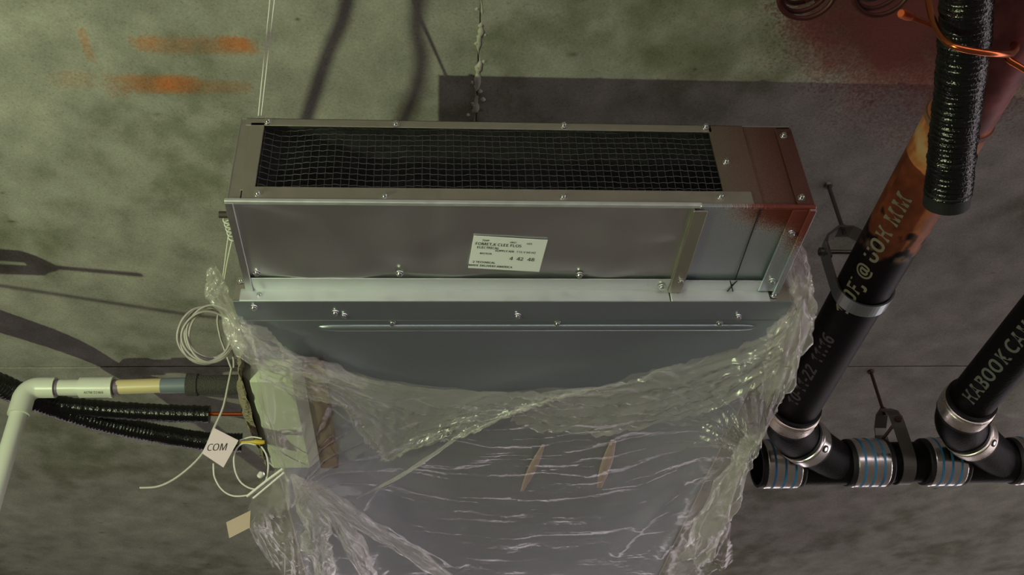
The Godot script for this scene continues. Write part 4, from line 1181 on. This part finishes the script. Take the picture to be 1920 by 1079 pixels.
func build_left() -> void:
	# condensate drain: vertical drop, elbow, coupling, cream and grey lengths, felt sleeve into the unit
	var y := 2.85
	var z := -2.083
	var d := thing("drain_pipe", "white plastic drain pipe with an elbow running into the wrapped unit", "pipe", Vector3(-0.965, 1.40, z))
	var r := 0.0195
	part(d, "drop_pipe", MB.new().tube([Vector3(-0.965, y - 0.05, z), Vector3(-0.965, 1.40, z)], r, 24), M.pvc)
	var el := []
	for i in 13:
		var w := PI / 2 * i / 12.0
		el.append(Vector3(-0.965 + 0.030 * (1.0 - cos(w)), y - 0.030 * (1.0 - sin(w)), z))
	var e2 := [Vector3(-0.965, y - 0.075, z)]
	e2.append_array(el)
	e2.append(Vector3(-0.897, y, z))
	part(d, "elbow", MB.new().tube(e2, r + 0.0055, 24), M.pvc, "white elbow fitting")
	part(d, "pipe_length", MB.new().tube([Vector3(-0.910, y, z), Vector3(-0.780, y, z)], r, 24), M.pvc)
	part(d, "primer_ring", MB.new().tube([Vector3(-0.897, y, z), Vector3(-0.889, y, z)], r + 0.0006, 24), M.primer_stain)
	part(d, "sleeve_coupling", MB.new().lathe(Vector3(-0.840, y, z), Vector3.RIGHT, [[0, r], [0, r + 0.0055], [0.068, r + 0.0055], [0.069, r + 0.0065], [0.077, r + 0.0065], [0.077, r]], 28), M.pvc)
	part(d, "sleeve_print", lettering("ASTM D2466", 0.0058, func(p: Vector3):
		var w := 0.50 + p.y / (r + 0.0055)
		return Vector3(-0.802 + p.x, y - (r + 0.0058 + p.z) * cos(w), z + (r + 0.0058 + p.z) * sin(w)), false, 0.0003), M.ink)
	part(d, "primer_ring", MB.new().tube([Vector3(-0.764, y, z), Vector3(-0.749, y, z)], r - 0.0010, 24), M.primer_stain)
	part(d, "cream_length", MB.new().tube([Vector3(-0.780, y, z), Vector3(-0.647, y + 0.001, z + 0.005)], r - 0.0020, 24), M.cpvc, "cream coloured pipe length")
	part(d, "grey_length", MB.new().tube([Vector3(-0.649, y, z + 0.005), Vector3(-0.572, y, z + 0.008)], r - 0.0006, 24), M.pvc_grey, "grey pipe length")
	part(d, "felt_sleeve", MB.new().lathe(Vector3(-0.588, y, z + 0.009), Vector3.RIGHT, [[0, r], [0, r + 0.008], [0.026, r + 0.008], [0.027, r + 0.0045], [0.25, r + 0.0045], [0.25, r]], 28), M.felt, "dark felt insulation sleeve")
	# two insulated lines
	var h1 := thing("insulated_line", "black wrapped refrigerant line with bare copper end going into the unit", "hose", Vector3(-0.78, 2.83, -2.18))
	part(h1, "insulation", insulated([Vector3(-2.3, 2.86, -1.42), Vector3(-1.75, 2.86, -1.63), Vector3(-1.40, 2.856, -1.80), Vector3(-1.16, 2.853, -1.945), Vector3(-1.04, 2.85, -2.036), Vector3(-0.968, 2.85, -2.115), Vector3(-0.91, 2.85, -2.161), Vector3(-0.806, 2.85, -2.187), Vector3(-0.676, 2.85, -2.206), Vector3(-0.556, 2.85, -2.215)], 0.0221, 0.014, 4), M.wrap)
	part(h1, "copper_tube", MB.new().tube([Vector3(-0.60, 2.85, -2.211), Vector3(-0.36, 2.85, -2.218)], 0.0055, 12), M.copper, "bare copper tube")
	var h2 := thing("insulated_line", "black ribbed insulated line bending down behind the paper tag", "hose", Vector3(-0.78, 2.83, -2.26))
	part(h2, "insulation", insulated([Vector3(-2.3, 2.80, -1.32), Vector3(-1.78, 2.81, -1.53), Vector3(-1.43, 2.82, -1.70), Vector3(-1.20, 2.826, -1.86), Vector3(-1.07, 2.835, -1.975), Vector3(-0.990, 2.842, -2.095), Vector3(-0.923, 2.845, -2.168), Vector3(-0.819, 2.845, -2.246), Vector3(-0.702, 2.845, -2.304), Vector3(-0.592, 2.845, -2.345), Vector3(-0.50, 2.848, -2.360)], 0.0247, 0.0085, 6), M.wrap)
	# coil of cable
	var c := thing("cable_coil", "coil of thin grey cable tied beside the plastic with a hanging tail", "cable", Vector3(-0.41, 2.55, -1.52))
	var ctr := Vector3(-0.405, 2.603, -1.512)
	var ex := Vector3(0.93, 0.05, -0.28).normalized()
	var ey := Vector3(0.10, 0.80, 0.58).normalized()
	for k in 6:
		var pts := []
		var rx := 0.046 - 0.002 * (k % 3)
		var ry := 0.052 - 0.0022 * ((k * 2) % 5)
		var off := ex * (0.007 * (k % 3) - 0.007) + ey * (0.004 * (k % 2) - 0.008 * (k / 3)) + Vector3(0, 0, 0.003 * k)
		for i in 41:
			var w := TAU * i / 40.0 + 0.6
			pts.append(ctr + off + ex * cos(w) * rx * (1.0 + 0.03 * sin(w * 3.0 + k)) + ey * sin(w) * ry + ex.cross(ey) * 0.004 * sin(w * 2.0 + k))
		part(c, "cable_turn", MB.new().tube(pts, 0.0022, 8, false), M.cable)
	part(c, "tie_loop", MB.new().tube(spline(ZIP, 6), 0.0021, 8), M.cable)
	part(c, "tail", MB.new().tube(spline(TAIL, 8), 0.0022, 8), M.cable)
	# paper tag and control wires
	var n: Vector3 = (TAG[1] - TAG[0]).cross(TAG[3] - TAG[0]).normalized()
	if n.z < 0.0:
		n = -n
	var tg := thing("paper_tag", "pinkish paper tag hand-lettered COM hanging on the cable", "tag", TAG[2])
	var tb := MB.new()
	var back := []
	for p in TAG:
		back.append(p - n * 0.0006)
	tb.poly(TAG, n)
	tb.poly(back, -n)
	for i in 4:
		var a: Vector3 = TAG[i]
		var b: Vector3 = TAG[(i + 1) % 4]
		tb.poly([a, b, b - n * 0.0006, a - n * 0.0006], (a + b - TAG[0] - TAG[2]).normalized())
	part(tg, "paper", tb, M.tag)
	var tc: Vector3 = (TAG[0] + TAG[1] + TAG[2] + TAG[3]) / 4.0
	var tx: Vector3 = (TAG[1] - TAG[0]).normalized().rotated(n, 0.50)
	var ty := n.cross(tx)
	part(tg, "handwriting", lettering("COM", 0.0125, func(p: Vector3): return tc - tx * 0.004 + tx * (p.x + p.y * 0.3) + ty * p.y + n * (0.0004 + p.z), false, 0.0003), M.ink)
	var cw := thing("control_wire", "thin white control wire looped under a yellow connector", "wire", Vector3(-0.34, 2.40, -1.72))
	part(cw, "loop", MB.new().tube(spline(LOOP_A, 6), 0.0016, 8), M.white_wire)
	part(cw, "loop", MB.new().tube(spline(LOOP_B, 6), 0.0016, 8), M.white_wire)
	part(cw, "lead", MB.new().tube(spline([NUT[0] + Vector3(0, 0.004, 0), NUT[1] + Vector3(0, 0.010, 0), NUT[2] + Vector3(0, 0.008, 0)], 6), 0.0014, 8), M.white_wire)
	part(cw, "yellow_connector", MB.new().tube([NUT[0], NUT[1], NUT[1] + (NUT[2] - NUT[1]) * 0.5, NUT[2], NUT[2] + Vector3(0.006, 0, 0)], [0.0022, 0.0022, 0.0050, 0.0046, 0.0034], 10), M.yellow, "yellow wire connector")
	var za: Vector3 = ZT[0]
	var zb: Vector3 = ZT[2]
	part(cw, "cable_tie", MB.new().tube([za, ZT[1], zb], 0.0026, 8), M.white_wire)
	part(cw, "cable_tie", MB.new().tube([za + Vector3(0.003, -0.008, 0), zb + Vector3(0.012, -0.004, 0)], 0.0020, 8), M.white_wire)
	part(cw, "tie_head", MB.new().box(Transform3D(Basis(Vector3.FORWARD, 0.5), ZT[1] + Vector3(-0.012, 0.010, 0.004)), Vector3(0.010, 0.012, 0.008), 0.002), M.white_wire)
	var cn: Vector3 = (CARD[1] - CARD[0]).cross(CARD[3] - CARD[0]).normalized()
	var cb := MB.new()
	cb.poly(CARD, cn)
	var cback := []
	for p in CARD:
		cback.append(p - cn * 0.0012)
	cb.poly(cback, -cn)
	for i in 4:
		var a: Vector3 = CARD[i]
		var b: Vector3 = CARD[(i + 1) % 4]
		cb.poly([a, b, b - cn * 0.0012, a - cn * 0.0012], (a + b - CARD[0] - CARD[2]).normalized())
	solo("card_tag", cb, M.card, "blank buff card tag sticking out of the loose plastic", "tag", CARD[3])
	# suspension wires
	solo("hanger_wire", MB.new().tube(HANG_A, 0.0012, 8), M.white_wire, "pale hanger wire rising from the plenum corner to the slab", "wire", HANG_A[0], "pair of hanger wires")
	solo("hanger_wire", MB.new().tube(HANG_B, 0.0012, 8), M.white_wire, "pale hanger wire rising from the plenum corner to the slab", "wire", HANG_B[0], "pair of hanger wires")
	var tw := thing("tie_wire", "twisted wire loop tying the plastic corner to the plenum side", "wire", TIE_A[2])
	part(tw, "strand", MB.new().tube(spline(TIE_A, 6), 0.0013, 8), M.white_wire)
	part(tw, "strand", MB.new().tube(spline(TIE_B, 6), 0.0013, 8), M.white_wire)
	var coil := []
	for i in 60:
		var w := i * 0.55
		var s := i / 59.0
		coil.append(TIE_KNOT[0].lerp(TIE_KNOT[5], s) + Vector3(cos(w) * 0.006, sin(w) * 0.006, 0))
	part(tw, "twist", MB.new().tube(coil, 0.0014, 8), M.white_wire)
	part(tw, "eye_bolt", MB.new().tube([Vector3(-0.318, 2.665, -1.250), Vector3(-0.352, 2.665, -1.250)], 0.006, 10), M.strap_dark)

func build_top_right() -> void:
	var h := thing("insulated_hose", "thick black wrapped hose with a cut end below the sprayed pipe", "hose", HOSE_TR[6])
	var ext := [HOSE_TR[0] + (HOSE_TR[0] - HOSE_TR[1]) * 6.0]
	ext.append_array(HOSE_TR)
	part(h, "insulation", insulated(ext, 0.0365, 0.0095, 8), M.wrap)
	var e: Vector3 = (HOSE_TR[6] - HOSE_TR[5]).normalized()
	part(h, "end_sleeve", MB.new().lathe(HOSE_TR[6] - e * 0.012, e, [[0, 0.0355], [0.004, 0.0372], [0.030, 0.0372], [0.030, 0.030], [0.010, 0.030]], 28), M.foam, "plain black sleeve at the cut end")
	var c := thing("copper_tube", "bent copper tube hooked around the thick black hose", "tube", COPPER[6])
	part(c, "tube", MB.new().tube(spline(COPPER, 8), 0.0052, 12), M.copper)
	var s := thing("capped_stub", "small copper stub with an orange end pointing down", "tube", STUB[0])
	part(s, "stem", MB.new().tube([STUB[1], STUB[2], STUB[2] + (STUB[2] - STUB[1]) * 4.0], 0.0048, 12), M.copper)
	part(s, "orange_cap", MB.new().tube([STUB[0] - (STUB[1] - STUB[0]) * 0.1, STUB[0], STUB[0].lerp(STUB[1], 0.6), STUB[1]], [0.0055, 0.0074, 0.0074, 0.006], 16), M.copper_end, "orange cap")
	for k in 2:
		var o: Vector3 = RING[k]
		var t := thing("tubing_coil", "coil of red-sprayed copper tubing hung under the slab, %s" % ["beside the plenum end", "next to the orange capped stub"][k], "tubing", o)
		for i in 3:
			var pts := []
			for j in 37:
				var w := TAU * j / 36.0
				pts.append(o + Vector3(cos(w) * (0.047 - 0.004 * i), 0.010 * i + 0.01 * sin(w + i), sin(w) * (0.042 - 0.003 * i)))
			part(t, "turn", MB.new().tube(pts, 0.0045, 8, false), M.red_tube)
		part(t, "strap", MB.new().tube([o + Vector3(0.03, 0.02, -0.03), o + Vector3(0.03, CEIL - o.y, -0.02)], 0.003, 8), M.red_tube)

func build_offstage() -> void:
	# known by their shadows on the slab: a slack hanger, a conduit and two cables, all left of the picture
	var l := LAMP_AT
	var cast := func(x: float, z: float, s: float) -> Vector3: return l.lerp(Vector3(x, CEIL, z), s)
	var t := thing("loose_hanger", "loose pipe hanger on a rod beyond the left of the drain", "pipe hanger", cast.call(-1.05, -1.885, 0.78))
	part(t, "rod", MB.new().tube([cast.call(-0.705, -1.938, 0.72), cast.call(-0.93, -1.905, 0.78)], 0.0046, 8), M.rod)
	part(t, "yoke", MB.new().tube([cast.call(-0.90, -1.908, 0.78), cast.call(-0.935, -1.885, 0.78), cast.call(-0.96, -1.870, 0.78), cast.call(-1.10, -1.852, 0.78), cast.call(-1.25, -1.845, 0.78)], [0.006, 0.013, 0.014, 0.014, 0.014], 10), M.rod)
	part(t, "yoke", MB.new().tube([cast.call(-0.90, -1.912, 0.78), cast.call(-0.95, -1.922, 0.78), cast.call(-1.10, -1.912, 0.78), cast.call(-1.25, -1.902, 0.78)], [0.006, 0.011, 0.012, 0.012], 10), M.rod)
	part(t, "cross_bolt", MB.new().tube([cast.call(-0.945, -1.872, 0.78), cast.call(-0.945, -1.925, 0.78)], 0.014, 10), M.rod)
	solo("conduit", MB.new().tube([cast.call(-1.6, -1.88, 0.60), cast.call(-1.05, -1.982, 0.60), cast.call(-0.64, -2.098, 0.60), cast.call(-0.40, -2.15, 0.60)], 0.0030, 8), M.rod, "thin conduit crossing beyond the left end of the drain pipe", "conduit", cast.call(-1.05, -1.982, 0.60))
	var cables := [[[-0.110, -0.95], [-0.140, -1.05], [-0.165, -1.16], [-0.205, -1.26], [-0.262, -1.43]], [[0.00, -0.95], [-0.014, -1.05], [-0.030, -1.17], [-0.022, -1.28], [-0.060, -1.42], [-0.12, -1.55]]]
	for k in 2:
		var pts := []
		for q in cables[k]:
			pts.append(cast.call(q[0], q[1], [0.60, 0.50][k]))
		solo("hanging_cable", MB.new().tube(spline(pts, 6), [0.0058, 0.0052][k], 8), M.lamp_black, "black cable dangling beside the site lamp, %s" % ["the straighter one", "the wavy one"][k], "cable", pts[0])

func _ready() -> void:
	var cam := Camera3D.new()
	cam.name = "camera"
	cam.fov = 32.515
	cam.near = 0.05
	cam.position = Vector3(0, 1.55, 0)
	cam.rotation_degrees = Vector3(37.4865, -5.8502, -3.4376)
	cam.current = true
	add_child(cam)
	var env := Environment.new()
	env.background_mode = Environment.BG_COLOR
	env.background_color = Color(1.0, 0.94, 0.96)
	env.background_energy_multiplier = SKY_POWER
	env.tonemap_mode = Environment.TONE_MAPPER_LINEAR
	env.tonemap_exposure = 1.0
	env.sdfgi_enabled = true
	env.ssao_enabled = true
	env.ssil_enabled = true
	var we := WorldEnvironment.new()
	we.name = "world"
	we.environment = env
	add_child(we)
	materials()
	build_room()
	build_lamp()
	build_unit()
	build_plastic()
	build_pipes()
	build_left()
	build_top_right()
	build_offstage()
